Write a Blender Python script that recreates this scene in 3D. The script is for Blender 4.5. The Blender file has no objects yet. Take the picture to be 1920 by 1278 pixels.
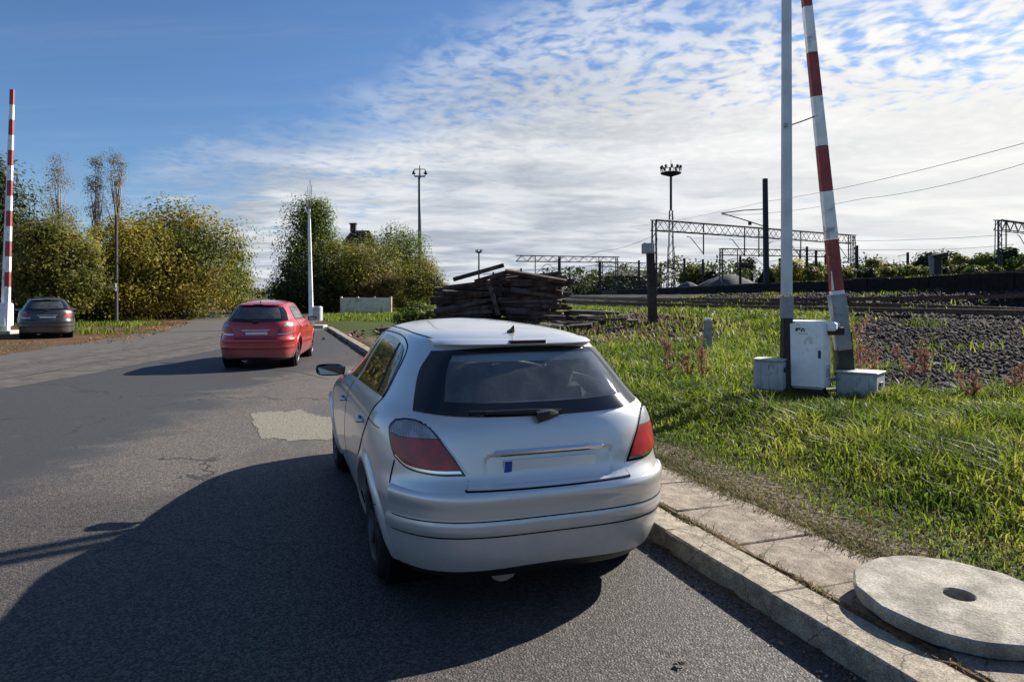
import bpy, math, random
import numpy as np
from mathutils import Vector, Matrix
random.seed(7)
RNG = np.random.default_rng(11)
SC = bpy.context.scene
COL = SC.collection
PI = math.pi

# ---------------------------------------------------------------- camera
CH, HZ, FP = 1.64, 553.0, 1280.0            # eye height, horizon row, focal length (photo pixels)
cam_d = bpy.data.cameras.new('camera')
cam_d.sensor_width = 36.0
cam_d.lens = 24.0
cam_d.shift_y = -(639.0 - HZ) / 1920.0
cam_d.clip_end = 3000.0
cam_d.clip_start = 0.05
cam = bpy.data.objects.new('camera', cam_d)
COL.objects.link(cam)
cam.location = (0, 0, CH)
cam.rotation_euler = (PI / 2, 0, 0)
SC.camera = cam

# ---------------------------------------------------------------- sun, sky, exposure
SUN_AZ, SUN_EL = math.radians(52.0), math.radians(31.5)     # azimuth to the right of +Y
S = Vector((math.cos(SUN_EL) * math.sin(SUN_AZ), math.cos(SUN_EL) * math.cos(SUN_AZ), math.sin(SUN_EL)))
sun_d = bpy.data.lights.new('sun', 'SUN')
sun_d.energy = 5.0
sun_d.angle = math.radians(0.5)
sun_d.color = (1.0, 0.94, 0.85)
sun = bpy.data.objects.new('sun', sun_d)
COL.objects.link(sun)
sun.rotation_euler = S.to_track_quat('Z', 'Y').to_euler()
sun.location = (20, 20, 30)
SC.view_settings.view_transform = 'Standard'
SC.view_settings.look = 'None'
SC.view_settings.exposure = 1.10
SC.view_settings.gamma = 1.0
SC.view_settings.use_curve_mapping = False


class NT:
    """small helper for node trees"""
    def __init__(self, tree):
        self.t = tree
        self.n = tree.nodes
        self.l = tree.links

    def add(self, typ, ins=None, **kw):
        nd = self.n.new(typ)
        for k, v in kw.items():
            setattr(nd, k, v)
        if ins:
            for k, v in ins.items():
                self.set(nd, k, v)
        return nd

    def set(self, nd, k, v):
        sock = nd.inputs[k]
        if hasattr(v, 'is_output') and v.is_output:
            self.l.new(v, sock)
        elif isinstance(v, bpy.types.Node):
            self.l.new(v.outputs[0], sock)
        else:
            if isinstance(v, (tuple, list)) and len(v) == 3 and sock.type == 'RGBA':
                v = (*v, 1)
            sock.default_value = v

    def math(self, op, a, b=None, c=None, clamp=False):
        nd = self.n.new('ShaderNodeMath')
        nd.operation = op
        nd.use_clamp = clamp
        self.set(nd, 0, a)
        if b is not None:
            self.set(nd, 1, b)
        if c is not None:
            self.set(nd, 2, c)
        return nd.outputs[0]

    def smooth(self, x, a, b, lo=0.0, hi=1.0):
        nd = self.n.new('ShaderNodeMapRange')
        nd.interpolation_type = 'SMOOTHSTEP'
        for i, v in enumerate((x, a, b, lo, hi)):
            self.set(nd, i, v)
        return nd.outputs[0]

    def noise(self, vec, scale, detail=3, rough=.55, dist=0.0, out=0):
        nd = self.add('ShaderNodeTexNoise', {'Scale': scale, 'Detail': detail, 'Roughness': rough, 'Distortion': dist})
        if vec is not None:
            self.l.new(vec, nd.inputs['Vector'])
        return nd.outputs[out]

    def mix(self, fac, a, b, blend='MIX'):
        nd = self.n.new('ShaderNodeMix')
        nd.data_type = 'RGBA'
        nd.blend_type = blend
        self.set(nd, 0, fac)
        self.set(nd, 6, a)
        self.set(nd, 7, b)
        return nd.outputs[2]


world = bpy.data.worlds.new('World')
SC.world = world
world.use_nodes = True
w = NT(world.node_tree)
w.n.clear()
w_out = w.add('ShaderNodeOutputWorld')
sky = w.add('ShaderNodeTexSky', sky_type='NISHITA', sun_disc=False)
sky.sun_elevation = SUN_EL
sky.sun_rotation = SUN_AZ
sky.air_density = 1.0
sky.dust_density = 0.4
sky.ozone_density = 4.0
tc = w.add('ShaderNodeTexCoord')
sep = w.add('ShaderNodeSeparateXYZ', {0: tc.outputs['Generated']})
zc = w.math('ADD', w.math('MAXIMUM', sep.outputs[2], 0.0), 0.09)
px_ = w.math('DIVIDE', sep.outputs[0], zc)
py_ = w.math('DIVIDE', sep.outputs[1], zc)
pv = w.add('ShaderNodeCombineXYZ', {0: px_, 1: py_, 2: 0.0}).outputs[0]
# the cloud sheet begins at a ragged front that runs across the sky
n_edge = w.noise(pv, 0.75, 4, .6)
front_e = w.math('ADD', w.math('MULTIPLY', px_, .902), py_)
front_e = w.math('ADD', w.math('SUBTRACT', front_e, 1.78), w.math('MULTIPLY', w.math('SUBTRACT', n_edge, .5), 2.2))
cover = w.smooth(front_e, -0.15, 1.25)
# small altocumulus cells, drawn out streets and broad gaps
warp = w.add('ShaderNodeVectorMath', {0: w.noise(pv, 2.2, 2, .5, 0, 1), 'Scale': .22}, operation='SCALE').outputs[0]
pw = w.add('ShaderNodeVectorMath', {0: pv, 1: warp}, operation='ADD').outputs[0]
cells = w.noise(pw, 15.0, 2.5, .5, .1)
mps = w.add('ShaderNodeMapping', {0: pw, 'Rotation': (0, 0, math.radians(-28)), 'Scale': (1.0, 1.45, 1)})
streets = w.noise(mps.outputs[0], 2.6, 9, .66, .35)
gaps = w.noise(w.add('ShaderNodeMapping', {0: pv, 'Location': (3.1, 1.3, 0), 'Rotation': (0, 0, math.radians(-30)), 'Scale': (.35, 1.0, 1)}).outputs[0], 0.62, 5, .55, .4)
far = w.smooth(py_, 2.5, 4.4)
fine = w.mix(far, cells, streets)
deep = w.smooth(front_e, 0.0, 3.2)
val = w.math('ADD', w.math('MULTIPLY', fine, .95), w.math('MULTIPLY', w.math('SUBTRACT', gaps, .5), .85))
val = w.math('MULTIPLY_ADD', deep, .20, val)
dens = w.smooth(val, 0.25, 0.57)
dens = w.math('MULTIPLY', dens, cover)
# thin veil everywhere, thicker low down
veil = w.math('MULTIPLY', w.smooth(w.noise(w.add('ShaderNodeMapping', {0: pv, 'Rotation': (0, 0, .5), 'Scale': (.35, 1.5, 1)}).outputs[0], .8, 6, .6, .5), .42, .8), .22)
low = w.smooth(sep.outputs[2], 0.20, 0.0, 0.0, .34)
dens = w.math('MAXIMUM', dens, w.math('MAXIMUM', veil, low))
# towards the sun the sheet glows
sd = w.add('ShaderNodeVectorMath', {0: tc.outputs['Generated'], 1: tuple(S)}, operation='DOT_PRODUCT')
glow = w.smooth(sd.outputs['Value'], .55, 1.0, .0, 1.0)
shade = w.math('MULTIPLY_ADD', w.smooth(w.noise(mps.outputs[0], 1.1, 4, .55, .3), .38, .62), .7, w.math('MULTIPLY', w.smooth(fine, .4, .7), .3))
ccol = w.mix(shade, (.46, .52, .61), (.92, .95, .98))
ccol = w.mix(w.math('MULTIPLY', glow, .7), ccol, (1.25, 1.22, 1.15))
skyc = w.add('ShaderNodeMix', {0: 1.0, 6: sky.outputs[0], 7: (.78, .95, 1.13)}, data_type='RGBA', blend_type='MULTIPLY')
bg1 = w.add('ShaderNodeBackground', {0: skyc.outputs[2], 1: 0.05})
bg2 = w.add('ShaderNodeBackground', {0: ccol, 1: 0.43})
mx = w.add('ShaderNodeMixShader', {0: dens, 1: bg1, 2: bg2})
w.l.new(mx.outputs[0], w_out.inputs[0])

# ---------------------------------------------------------------- helpers
def px(u, v, Y):
    """a point of the place at depth Y that the photo shows at pixel (u, v)"""
    return Vector(((u - 960) * Y / FP, Y, CH + (HZ - v) * Y / FP))


def gp(u, v, z=0.0):
    Y = FP * (CH - z) / (v - HZ)
    return Vector(((u - 960) * Y / FP, Y, z))


RD = np.array([-.3289, .9444])     # along the road
RR = np.array([.9444, .3289])      # to the right of the road


def rs(r, s, z=0.0):
    return Vector((RR[0] * r + RD[0] * s, RR[1] * r + RD[1] * s, z))


def tag(o, label=None, cat=None, group=None, kind=None):
    if label:
        o['label'] = label
    if cat:
        o['category'] = cat
    if group:
        o['group'] = group
    if kind:
        o['kind'] = kind
    return o


def empty(name, loc=(0, 0, 0), rz=0.0, rx=0.0, ry=0.0, parent=None):
    o = bpy.data.objects.new(name, None)
    o.empty_display_size = .2
    COL.objects.link(o)
    o.location = loc
    o.rotation_euler = (rx, ry, rz)
    if parent:
        o.parent = parent
    return o


def link(name, mesh, parent=None, loc=None, rot=None):
    o = bpy.data.objects.new(name, mesh)
    COL.objects.link(o)
    if parent:
        o.parent = parent
    if loc is not None:
        o.location = loc
    if rot is not None:
        o.rotation_euler = rot
    return o


class MB:
    """collects simple shapes into one mesh"""
    def __init__(self):
        self.v = []
        self.f = []
        self.m = []

    def quadset(self, vs, fs, mi=0):
        b = len(self.v)
        self.v += [tuple(p) for p in vs]
        self.f += [tuple(b + i for i in f) for f in fs]
        self.m += [mi] * len(fs)
        return self

    def box(self, c, s, R=None, mi=0, taper=1.0, bev=0.0):
        x, y, z = s[0] / 2, s[1] / 2, s[2] / 2
        c = Vector(c)
        if bev > 0:
            vs = []
            fs = []
            b = min(bev, x * .9, y * .9, z * .9)
            for sx in (-1, 1):
                for sy in (-1, 1):
                    for sz in (-1, 1):
                        vs += [Vector((sx * (x - b), sy * (y - b), sz * z)), Vector((sx * (x - b), sy * y, sz * (z - b))), Vector((sx * x, sy * (y - b), sz * (z - b)))]
            idx = lambda sx, sy, sz, k: ((sx > 0) * 4 + (sy > 0) * 2 + (sz > 0)) * 3 + k
            for sz in (-1, 1):
                q = [idx(-1, -1, sz, 0), idx(1, -1, sz, 0), idx(1, 1, sz, 0), idx(-1, 1, sz, 0)]
                fs.append(q if sz > 0 else q[::-1])
            for sy in (-1, 1):
                q = [idx(-1, sy, -1, 1), idx(1, sy, -1, 1), idx(1, sy, 1, 1), idx(-1, sy, 1, 1)]
                fs.append(q if sy < 0 else q[::-1])
            for sx in (-1, 1):
                q = [idx(sx, -1, -1, 2), idx(sx, 1, -1, 2), idx(sx, 1, 1, 2), idx(sx, -1, 1, 2)]
                fs.append(q if sx > 0 else q[::-1])
            for sy in (-1, 1):
                for sz in (-1, 1):
                    q = [idx(-1, sy, sz, 0), idx(1, sy, sz, 0), idx(1, sy, sz, 1), idx(-1, sy, sz, 1)]
                    fs.append(q if sy * sz < 0 else q[::-1])
            for sx in (-1, 1):
                for sz in (-1, 1):
                    q = [idx(sx, -1, sz, 0), idx(sx, 1, sz, 0), idx(sx, 1, sz, 2), idx(sx, -1, sz, 2)]
                    fs.append(q if sx * sz > 0 else q[::-1])
            for sx in (-1, 1):
                for sy in (-1, 1):
                    q = [idx(sx, sy, -1, 1), idx(sx, sy, 1, 1), idx(sx, sy, 1, 2), idx(sx, sy, -1, 2)]
                    fs.append(q if sx * sy < 0 else q[::-1])
            for sx in (-1, 1):
                for sy in (-1, 1):
                    for sz in (-1, 1):
                        q = [idx(sx, sy, sz, 0), idx(sx, sy, sz, 1), idx(sx, sy, sz, 2)]
                        fs.append(q if sx * sy * sz > 0 else q[::-1])
        else:
            vs = [Vector((sx * x * (taper if sz > 0 else 1), sy * y * (taper if sz > 0 else 1), sz * z)) for sx in (-1, 1) for sy in (-1, 1) for sz in (-1, 1)]
            fs = [(0, 1, 3, 2), (4, 6, 7, 5), (0, 4, 5, 1), (2, 3, 7, 6), (0, 2, 6, 4), (1, 5, 7, 3)]
        if R is not None:
            vs = [R @ p for p in vs]
        return self.quadset([p + c for p in vs], fs, mi)

    def tube(self, pts, r, n=8, mi=0, cap=True):
        pts = [Vector(p) for p in pts]
        rad = r if isinstance(r, (list, tuple)) else [r] * len(pts)
        b = len(self.v)
        up = Vector((0, 0, 1))
        for i, p in enumerate(pts):
            d = (pts[min(i + 1, len(pts) - 1)] - pts[max(i - 1, 0)])
            d = d.normalized() if d.length > 1e-9 else up
            a = d.cross(up if abs(d.z) < .95 else Vector((0, 1, 0))).normalized()
            c = d.cross(a).normalized()
            for k in range(n):
                t = 2 * PI * k / n
                self.v.append(tuple(p + (a * math.cos(t) + c * math.sin(t)) * rad[i]))
        for i in range(len(pts) - 1):
            for k in range(n):
                self.f.append((b + i * n + k, b + i * n + (k + 1) % n, b + (i + 1) * n + (k + 1) % n, b + (i + 1) * n + k))
                self.m.append(mi)
        if cap:
            self.f.append(tuple(b + k for k in range(n)))
            self.f.append(tuple(b + (len(pts) - 1) * n + k for k in reversed(range(n))))
            self.m += [mi, mi]
        return self

    def beam(self, p0, p1, w0, h0, w1=None, h1=None, mi=0, up=(0, 1, 0)):
        """rectangular bar, h measured along `up`"""
        p0, p1 = Vector(p0), Vector(p1)
        w1 = w0 if w1 is None else w1
        h1 = h0 if h1 is None else h1
        d = (p1 - p0).normalized()
        u = Vector(up)
        u = (u - d * u.dot(d))
        if u.length < 1e-4:
            u = Vector((1, 0, 0)) - d * d.x
        u.normalize()
        a = d.cross(u).normalized()
        vs = []
        for p, ww, hh in ((p0, w0, h0), (p1, w1, h1)):
            for sa, su in ((-1, -1), (1, -1), (1, 1), (-1, 1)):
                vs.append(p + a * sa * ww / 2 + u * su * hh / 2)
        return self.quadset(vs, [(0, 1, 2, 3), (7, 6, 5, 4), (0, 4, 5, 1), (1, 5, 6, 2), (2, 6, 7, 3), (3, 7, 4, 0)], mi)

    def lathe(self, prof, n=32, R=None, c=(0, 0, 0), mi=0):
        """prof: (radius, height) pairs revolved round local z"""
        b = len(self.v)
        c = Vector(c)
        for (r, h) in prof:
            for k in range(n):
                t = 2 * PI * k / n
                p = Vector((r * math.cos(t), r * math.sin(t), h))
                if R is not None:
                    p = R @ p
                self.v.append(tuple(p + c))
        for i in range(len(prof) - 1):
            for k in range(n):
                self.f.append((b + i * n + k, b + i * n + (k + 1) % n, b + (i + 1) * n + (k + 1) % n, b + (i + 1) * n + k))
                self.m.append(mi)
        return self

    def mesh(self, name, mats, smooth=False, fix=True):
        me = bpy.data.meshes.new(name)
        me.from_pydata(self.v, [], self.f)
        for mt in (mats if isinstance(mats, (list, tuple)) else [mats]):
            me.materials.append(mt)
        if any(self.m):
            me.polygons.foreach_set('material_index', self.m)
        if fix:
            import bmesh
            bm = bmesh.new()
            bm.from_mesh(me)
            bmesh.ops.recalc_face_normals(bm, faces=bm.faces)
            bm.to_mesh(me)
            bm.free()
        if smooth:
            if isinstance(smooth, bool):
                me.polygons.foreach_set('use_smooth', [True] * len(me.polygons))
            else:
                me.shade_smooth() if hasattr(me, 'shade_smooth') else None
                me.set_sharp_from_angle(angle=math.radians(smooth))
        me.update()
        return me

    def build(self, name, mats, parent=None, smooth=False, loc=None, rot=None, fix=True):
        return link(name, self.mesh(name, mats, smooth, fix), parent, loc, rot)


def np_mesh(name, verts, faces, mat, nper=None, smooth=False, attr=None):
    """fast mesh: verts (N,3), faces (M,k) with one k"""
    me = bpy.data.meshes.new(name)
    nv, (nf, k) = len(verts), faces.shape
    me.vertices.add(nv)
    me.vertices.foreach_set('co', np.ascontiguousarray(verts, dtype=np.float32).ravel())
    me.loops.add(nf * k)
    me.loops.foreach_set('vertex_index', np.ascontiguousarray(faces, dtype=np.int32).ravel())
    me.polygons.add(nf)
    me.polygons.foreach_set('loop_start', np.arange(0, nf * k, k, dtype=np.int32))
    me.polygons.foreach_set('loop_total', np.full(nf, k, dtype=np.int32))
    if smooth:
        me.polygons.foreach_set('use_smooth', np.ones(nf, dtype=bool))
    for mt in (mat if isinstance(mat, (list, tuple)) else [mat]):
        me.materials.append(mt)
    me.update(calc_edges=True)
    me.validate()
    return me


# ---------------------------------------------------------------- materials
MATS = {}


def mat(name, base=(.5, .5, .5), rough=.6, metal=0.0, spec=.5, var=.0, vscale=6.0, bump=0.0, bscale=30.0, coat=0.0,
        dirt=None, dirt_amt=0.0, dirt_scale=2.0, trans=None):
    if name in MATS:
        return MATS[name]
    m = bpy.data.materials.new(name)
    m.use_nodes = True
    t = NT(m.node_tree)
    bs = t.n['Principled BSDF']
    t.set(bs, 'Roughness', rough)
    t.set(bs, 'Metallic', metal)
    t.set(bs, 'Specular IOR Level', spec)
    if coat:
        t.set(bs, 'Coat Weight', coat)
        t.set(bs, 'Coat Roughness', .04)
    col = base
    tcn = t.add('ShaderNodeTexCoord').outputs['Object']
    if var > 0:
        nz = t.noise(tcn, vscale, 5, .6)
        f = t.smooth(nz, .3, .7)
        col = t.mix(f, tuple(c * (1 - var) for c in base), tuple(min(1, c * (1 + var)) for c in base))
    if dirt is not None:
        nz = t.noise(tcn, dirt_scale, 6, .65, .4)
        col = t.mix(t.smooth(nz, .62 - dirt_amt * .3, .72), col, dirt)
    t.set(bs, 'Base Color', col)
    if bump > 0:
        nz = t.noise(tcn, bscale, 6, .6)
        bp = t.add('ShaderNodeBump', {'Strength': bump, 'Distance': .01, 'Height': nz})
        t.l.new(bp.outputs[0], bs.inputs['Normal'])
    MATS[name] = m
    return m


def leaf_mat(name, cols, trans=.35, rough=.6, clump=.25, spec=.2):
    """colours vary from leaf to leaf (island) and from clump to clump"""
    m = bpy.data.materials.new(name)
    m.use_nodes = True
    t = NT(m.node_tree)
    bs = t.n['Principled BSDF']
    geo = t.add('ShaderNodeNewGeometry')
    tcn = t.add('ShaderNodeTexCoord')
    nz = t.noise(tcn.outputs['Object'], clump, 2, .5)
    f = t.math('ADD', t.math('MULTIPLY', geo.outputs['Random Per Island'], .45), t.smooth(nz, .3, .7, 0, .55))
    ramp = t.add('ShaderNodeValToRGB', {0: f})
    el = ramp.color_ramp.elements
    while len(el) < len(cols):
        el.new(.5)
    for i, c in enumerate(cols):
        el[i].position = i / (len(cols) - 1)
        el[i].color = (*c, 1)
    t.set(bs, 'Base Color', ramp.outputs[0])
    t.set(bs, 'Roughness', rough)
    t.set(bs, 'Specular IOR Level', spec)
    tr = t.add('ShaderNodeBsdfTranslucent', {0: ramp.outputs[0]})
    mxn = t.add('ShaderNodeMixShader', {0: trans, 1: bs.outputs[0], 2: tr.outputs[0]})
    t.l.new(mxn.outputs[0], t.n['Material Output'].inputs[0])
    MATS[name] = m
    return m

# ================================================================ the setting
TRACK_A = np.array([(20, -20), (20, 0), (19.8, 10), (19, 19), (17.4, 23.3), (14.4, 27), (11.5, 32.5), (9.3, 39.5), (7.3, 50), (5, 70), (2, 110), (-2, 200), (-6, 330)], float)
XB = 24.0
KERB_R = 2.383


def sm(t):
    t = np.clip(t, 0, 1)
    return t * t * (3 - 2 * t)


def wob(x, y, k=1.0, ph=0.0):
    return (np.sin(x * 1.3 * k + 1.7 * np.sin(y * .9 * k + ph)) + np.sin(y * 1.7 * k + 1.3 * np.sin(x * 1.1 * k + 2 + ph)) + .6 * np.sin((x + y) * 3.1 * k + ph) + .5 * np.sin((x - y) * 4.3 * k + 1 + ph)) / 3.1


def dist_A(x, y):
    best = np.full(np.shape(x), 1e9)
    sgn = np.zeros(np.shape(x))
    for a, b in zip(TRACK_A[:-1], TRACK_A[1:]):
        d = b - a
        L2 = d @ d
        t = np.clip(((x - a[0]) * d[0] + (y - a[1]) * d[1]) / L2, 0, 1)
        qx, qy = x - a[0] - t * d[0], y - a[1] - t * d[1]
        dd = np.hypot(qx, qy)
        s = np.sign(d[0] * qy - d[1] * qx)          # + on the left (camera) side
        k = dd < best
        best = np.where(k, dd, best)
        sgn = np.where(k, s, sgn)
    return best * np.where(sgn == 0, 1, sgn)


def road_left(s):
    return np.interp(s, [-40, 4, 12, 18, 22, 28, 36, 60, 300], [-14, -13, -11, -8.2, -7.1, -6.0, -5.2, -5.0, -5.0])


def T(x, y):
    x = np.asarray(x, float)
    y = np.asarray(y, float)
    r = RR[0] * x + RR[1] * y
    s = RD[0] * x + RD[1] * y
    dA = dist_A(x, y)
    left = np.where((r < road_left(s)), .012 + .05 * sm((road_left(s) - r) / 3), -.06)
    g = .095 - .045 * sm((r - 4.2) / 3) + .03 * wob(x, y, 1.0) * sm((r - 3.6) / 1.5)
    bank = .2 + .70 * sm((12.0 - dA) / 9.2)
    near = np.maximum(g, np.where(y > 8, g + (bank - .2) * sm((y - 8) / 5), g))
    # heap of lineside soil by the sleeper pile
    near = near + .35 * np.exp(-(((x - 3.0) / 4.2) ** 2 + ((y - 29.5) / 3.6) ** 2)) + .06 * wob(x, y, 1.3, 2) * np.exp(-(((x - 3) / 5) ** 2 + ((y - 29) / 6) ** 2))
    dB = np.maximum(XB - 2.6 - x, 0)
    t = np.clip((-dA - 2.4) / np.maximum(-dA - 2.4 + dB, .01), 0, 1)
    beyond = .86 + .85 * sm(t * 1.05) + .05 * wob(x, y, .7)
    beyond = np.where(x > XB - 2.6, 2.48, beyond)
    right = np.where(dA > -2.4, np.where(dA < 2.2, np.maximum(.86, near * 0 + .86), near), beyond)
    z = np.where(r < KERB_R + .02, left, right)
    z = np.where((r >= KERB_R + .02) & (r < 3.27) & (s < 5.4), .03, z)
    z = np.where((r >= KERB_R + .02) & (r < KERB_R + .24), .03, z)
    return z


def zones(x, y):
    r = RR[0] * x + RR[1] * y
    s = RD[0] * x + RD[1] * y
    dA = dist_A(x, y)
    n = wob(x, y, .8)
    right = (r > 3.0)
    bal = sm((x - (.475 * y + .35) + .5 * n) / .5 + .5) * sm((y - (10.7 - .25 * (x - 5))) / .8 + .5 + .5 * n)
    bal = np.where(dA < 3.4, np.maximum(bal, sm((2.9 - np.abs(dA)) / .8)), bal)
    bet = (dA < -2.2)
    bal = np.where(bet, .66 + .45 * wob(x, y, .5, 1), bal)
    bal = np.clip(np.where(right, bal, 0), 0, 1)
    soil = np.exp(-(((x - 2.8) / 5.5) ** 2 + ((y - 28) / 8.5) ** 4)) * 1.6 + .35 * n
    soil = np.clip(np.where(right & (dA > 2.2), soil, 0), 0, 1) * (y > 17)
    soil = np.maximum(soil, np.where(~right, .8, 0))
    gr = np.where(right, 1.0, .35 + .4 * wob(x, y, .25, 3))
    gr = gr * (1 - bal) * (1 - np.where(right, soil, 0))
    edge = sm((r - 3.36 - .22 * n) / .85)
    gr = np.where(right & (y < 25), gr * edge, gr)
    return np.clip(gr, 0, 1), bal, np.clip(soil, 0, 1)


def grid_axis(parts):
    return np.concatenate([np.arange(a, b, st) for a, b, st in parts])


gx = grid_axis([(-700, -120, 40), (-120, -40, 5), (-40, -6, 1.0), (-6, 24, .22), (24, 60, 1.2), (60, 150, 8), (150, 740, 40)])
gy = grid_axis([(-30, 0, 2), (0, 3, .5), (3, 16, .2), (16, 40, .4), (40, 90, 1.5), (90, 260, 8), (260, 1500, 60)])
GX, GY = np.meshgrid(gx, gy)
GZ = T(GX, GY)
verts = np.stack([GX.ravel(), GY.ravel(), GZ.ravel()], -1)
nx, ny = len(gx), len(gy)
ii = np.arange(nx * ny).reshape(ny, nx)
faces = np.stack([ii[:-1, :-1], ii[:-1, 1:], ii[1:, 1:], ii[1:, :-1]], -1).reshape(-1, 4)

m = bpy.data.materials.new('ground_earth')
m.use_nodes = True
t = NT(m.node_tree)
bs = t.n['Principled BSDF']
oc = t.add('ShaderNodeTexCoord').outputs['Object']
za = t.add('ShaderNodeAttribute', attribute_name='zone')
zs = t.add('ShaderNodeSeparateColor', {0: za.outputs['Color']})
nz = t.noise(oc, 2.2, 6, .65)
nf = t.noise(oc, 28, 5, .7)
vor = t.add('ShaderNodeTexVoronoi', {'Vector': oc, 'Scale': 16.0})
dirt = t.mix(t.smooth(nf, .3, .7), (.065, .05, .036), (.17, .135, .095))
grs = t.mix(t.smooth(nf, .3, .7), (.022, .034, .008), (.075, .10, .022))
blt = t.mix(vor.outputs['Color'], (.009, .008, .009), (.036, .033, .033))
soi = t.mix(t.smooth(nf, .25, .75), (.035, .020, .014), (.15, .085, .055))
litter = t.mix(t.smooth(t.noise(oc, 60, 3, .6), .52, .68), soi, (.36, .22, .07))
soi2 = t.mix(t.smooth(t.noise(oc, .6, 3, .5), .45, .6), soi, litter)
gmask = t.smooth(t.math('ADD', zs.outputs[0], t.math('MULTIPLY', t.math('SUBTRACT', nz, .5), .8)), .35, .6)
bmask = t.smooth(t.math('ADD', zs.outputs[1], t.math('MULTIPLY', t.math('SUBTRACT', nz, .5), .7)), .4, .6)
smask = t.smooth(t.math('ADD', zs.outputs[2], t.math('MULTIPLY', t.math('SUBTRACT', nz, .5), .6)), .35, .65)
c = t.mix(smask, dirt, soi2)
c = t.mix(gmask, c, grs)
c = t.mix(bmask, c, blt)
t.set(bs, 'Base Color', c)
t.set(bs, 'Roughness', .95)
t.set(bs, 'Specular IOR Level', .15)
hh = t.math('ADD', t.math('MULTIPLY', nf, .6), t.math('MULTIPLY', vor.outputs['Distance'], 1.0))
bp = t.add('ShaderNodeBump', {'Strength': .9, 'Distance': .05, 'Height': hh})
t.l.new(bp.outputs[0], bs.inputs['Normal'])
me = np_mesh('ground', verts, faces, m, smooth=True)
zg, zb, zsol = zones(GX.ravel(), GY.ravel())
ca = me.color_attributes.new('zone', 'FLOAT_COLOR', 'POINT')
ca.data.foreach_set('color', np.stack([zg, zb, zsol, np.ones_like(zg)], -1).astype(np.float32).ravel())
tag(link('ground', me), kind='structure')

# ---------------------------------------------------------------- road
m = bpy.data.materials.new('worn_asphalt')
m.use_nodes = True
t = NT(m.node_tree)
bs = t.n['Principled BSDF']
oc = t.add('ShaderNodeTexCoord').outputs['Object']
rdot = t.add('ShaderNodeVectorMath', {0: oc, 1: (RR[0], RR[1], 0)}, operation='DOT_PRODUCT').outputs['Value']
sdot = t.add('ShaderNodeVectorMath', {0: oc, 1: (RD[0], RD[1], 0)}, operation='DOT_PRODUCT').outputs['Value']
agg = t.add('ShaderNodeTexVoronoi', {'Vector': oc, 'Scale': 85.0})
agg2 = t.add('ShaderNodeTexVoronoi', {'Vector': oc, 'Scale': 190.0})
big = t.noise(oc, .55, 5, .6, .6)
mid = t.noise(oc, 3.0, 5, .65)
fn = t.noise(oc, 45, 4, .65)
aggv = t.add('ShaderNodeSeparateColor', {0: agg.outputs['Color']}).outputs[0]
aggw = t.add('ShaderNodeSeparateColor', {0: agg2.outputs['Color']}).outputs[1]
stone = t.math('MULTIPLY_ADD', aggv, .6, t.math('MULTIPLY', aggw, .4))
coarse = t.mix(t.smooth(stone, .30, .85), (.024, .022, .021), (.098, .088, .079))
finea = t.mix(t.smooth(stone, .1, .95), (.022, .023, .0255), (.050, .051, .053))
# worn dark wheel band on the far left, bleached strip past the rails
e1 = t.math('ADD', t.math('MULTIPLY_ADD', sdot, -.30, rdot), t.math('MULTIPLY', t.math('SUBTRACT', big, .5), 5.0))
lane = t.smooth(e1, -4.7, -3.6)
colr = t.mix(lane, finea, coarse)
# oily and patched areas
mp = t.add('ShaderNodeMapping', {0: oc, 'Rotation': (0, 0, math.radians(-19)), 'Scale': (1.0, .28, 1)}).outputs[0]
streak = t.noise(mp, 1.1, 5, .6, .8)
colr = t.mix(t.smooth(streak, .50, .66, 0, .75), colr, (.034, .034, .036))
colr = t.mix(t.smooth(mid, .60, .75, 0, .35), colr, (.145, .132, .117))
bleach = t.smooth(t.math('ADD', t.math('MULTIPLY_ADD', oc and t.add('ShaderNodeSeparateXYZ', {0: oc}).outputs[0], 1.0, 11.0), t.math('MULTIPLY', t.math('SUBTRACT', big, .5), 3.0)), -.2, -1.0)
colr = t.mix(t.math('MULTIPLY', bleach, .35), colr, (.165, .150, .128))
# a lighter, more worn section of surfacing across the carriageway
sec = t.math('ADD', sdot, t.math('MULTIPLY', t.math('SUBTRACT', big, .5), 4.0))
secm = t.math('MULTIPLY', t.math('MULTIPLY', t.smooth(sec, 6.0, 7.6), t.smooth(sec, 17.0, 15.5)), lane)
colr = t.mix(1.0, colr, t.mix(secm, (1.02, .99, .95), (1.85, 1.74, 1.60)), 'MULTIPLY')
# cracks
vc = t.add('ShaderNodeTexVoronoi', {'Vector': t.add('ShaderNodeVectorMath', {0: oc, 1: t.add('ShaderNodeVectorMath', {0: t.noise(oc, 1.7, 4, .6, 0, 1), 'Scale': .9}, operation='SCALE').outputs[0]}, operation='ADD').outputs[0], 'Scale': .33}, feature='DISTANCE_TO_EDGE')
crack = t.math('MULTIPLY', t.smooth(vc.outputs['Distance'], .012, .003), t.smooth(big, .46, .58))
colr = t.mix(t.math('MULTIPLY', crack, .8), colr, (.018, .017, .016))
t.set(bs, 'Base Color', colr)
t.set(bs, 'Roughness', t.smooth(stone, 0, 1, .85, .58))
t.set(bs, 'Specular IOR Level', .42)
ht = t.math('ADD', t.math('MULTIPLY', t.smooth(agg.outputs['Distance'], .0, .75), -1.0), t.math('MULTIPLY', fn, .8))
ht = t.math('SUBTRACT', ht, t.math('MULTIPLY', crack, 2.0))
bp = t.add('ShaderNodeBump', {'Strength': t.smooth(lane, 0, 1, .25, .55), 'Distance': .006, 'Height': ht})
t.l.new(bp.outputs[0], bs.inputs['Normal'])
ASPHALT = m
ss = np.concatenate([np.arange(-34, 40, 1.0), np.arange(40, 301, 12)])
mb = MB()
vs, fs = [], []
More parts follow.
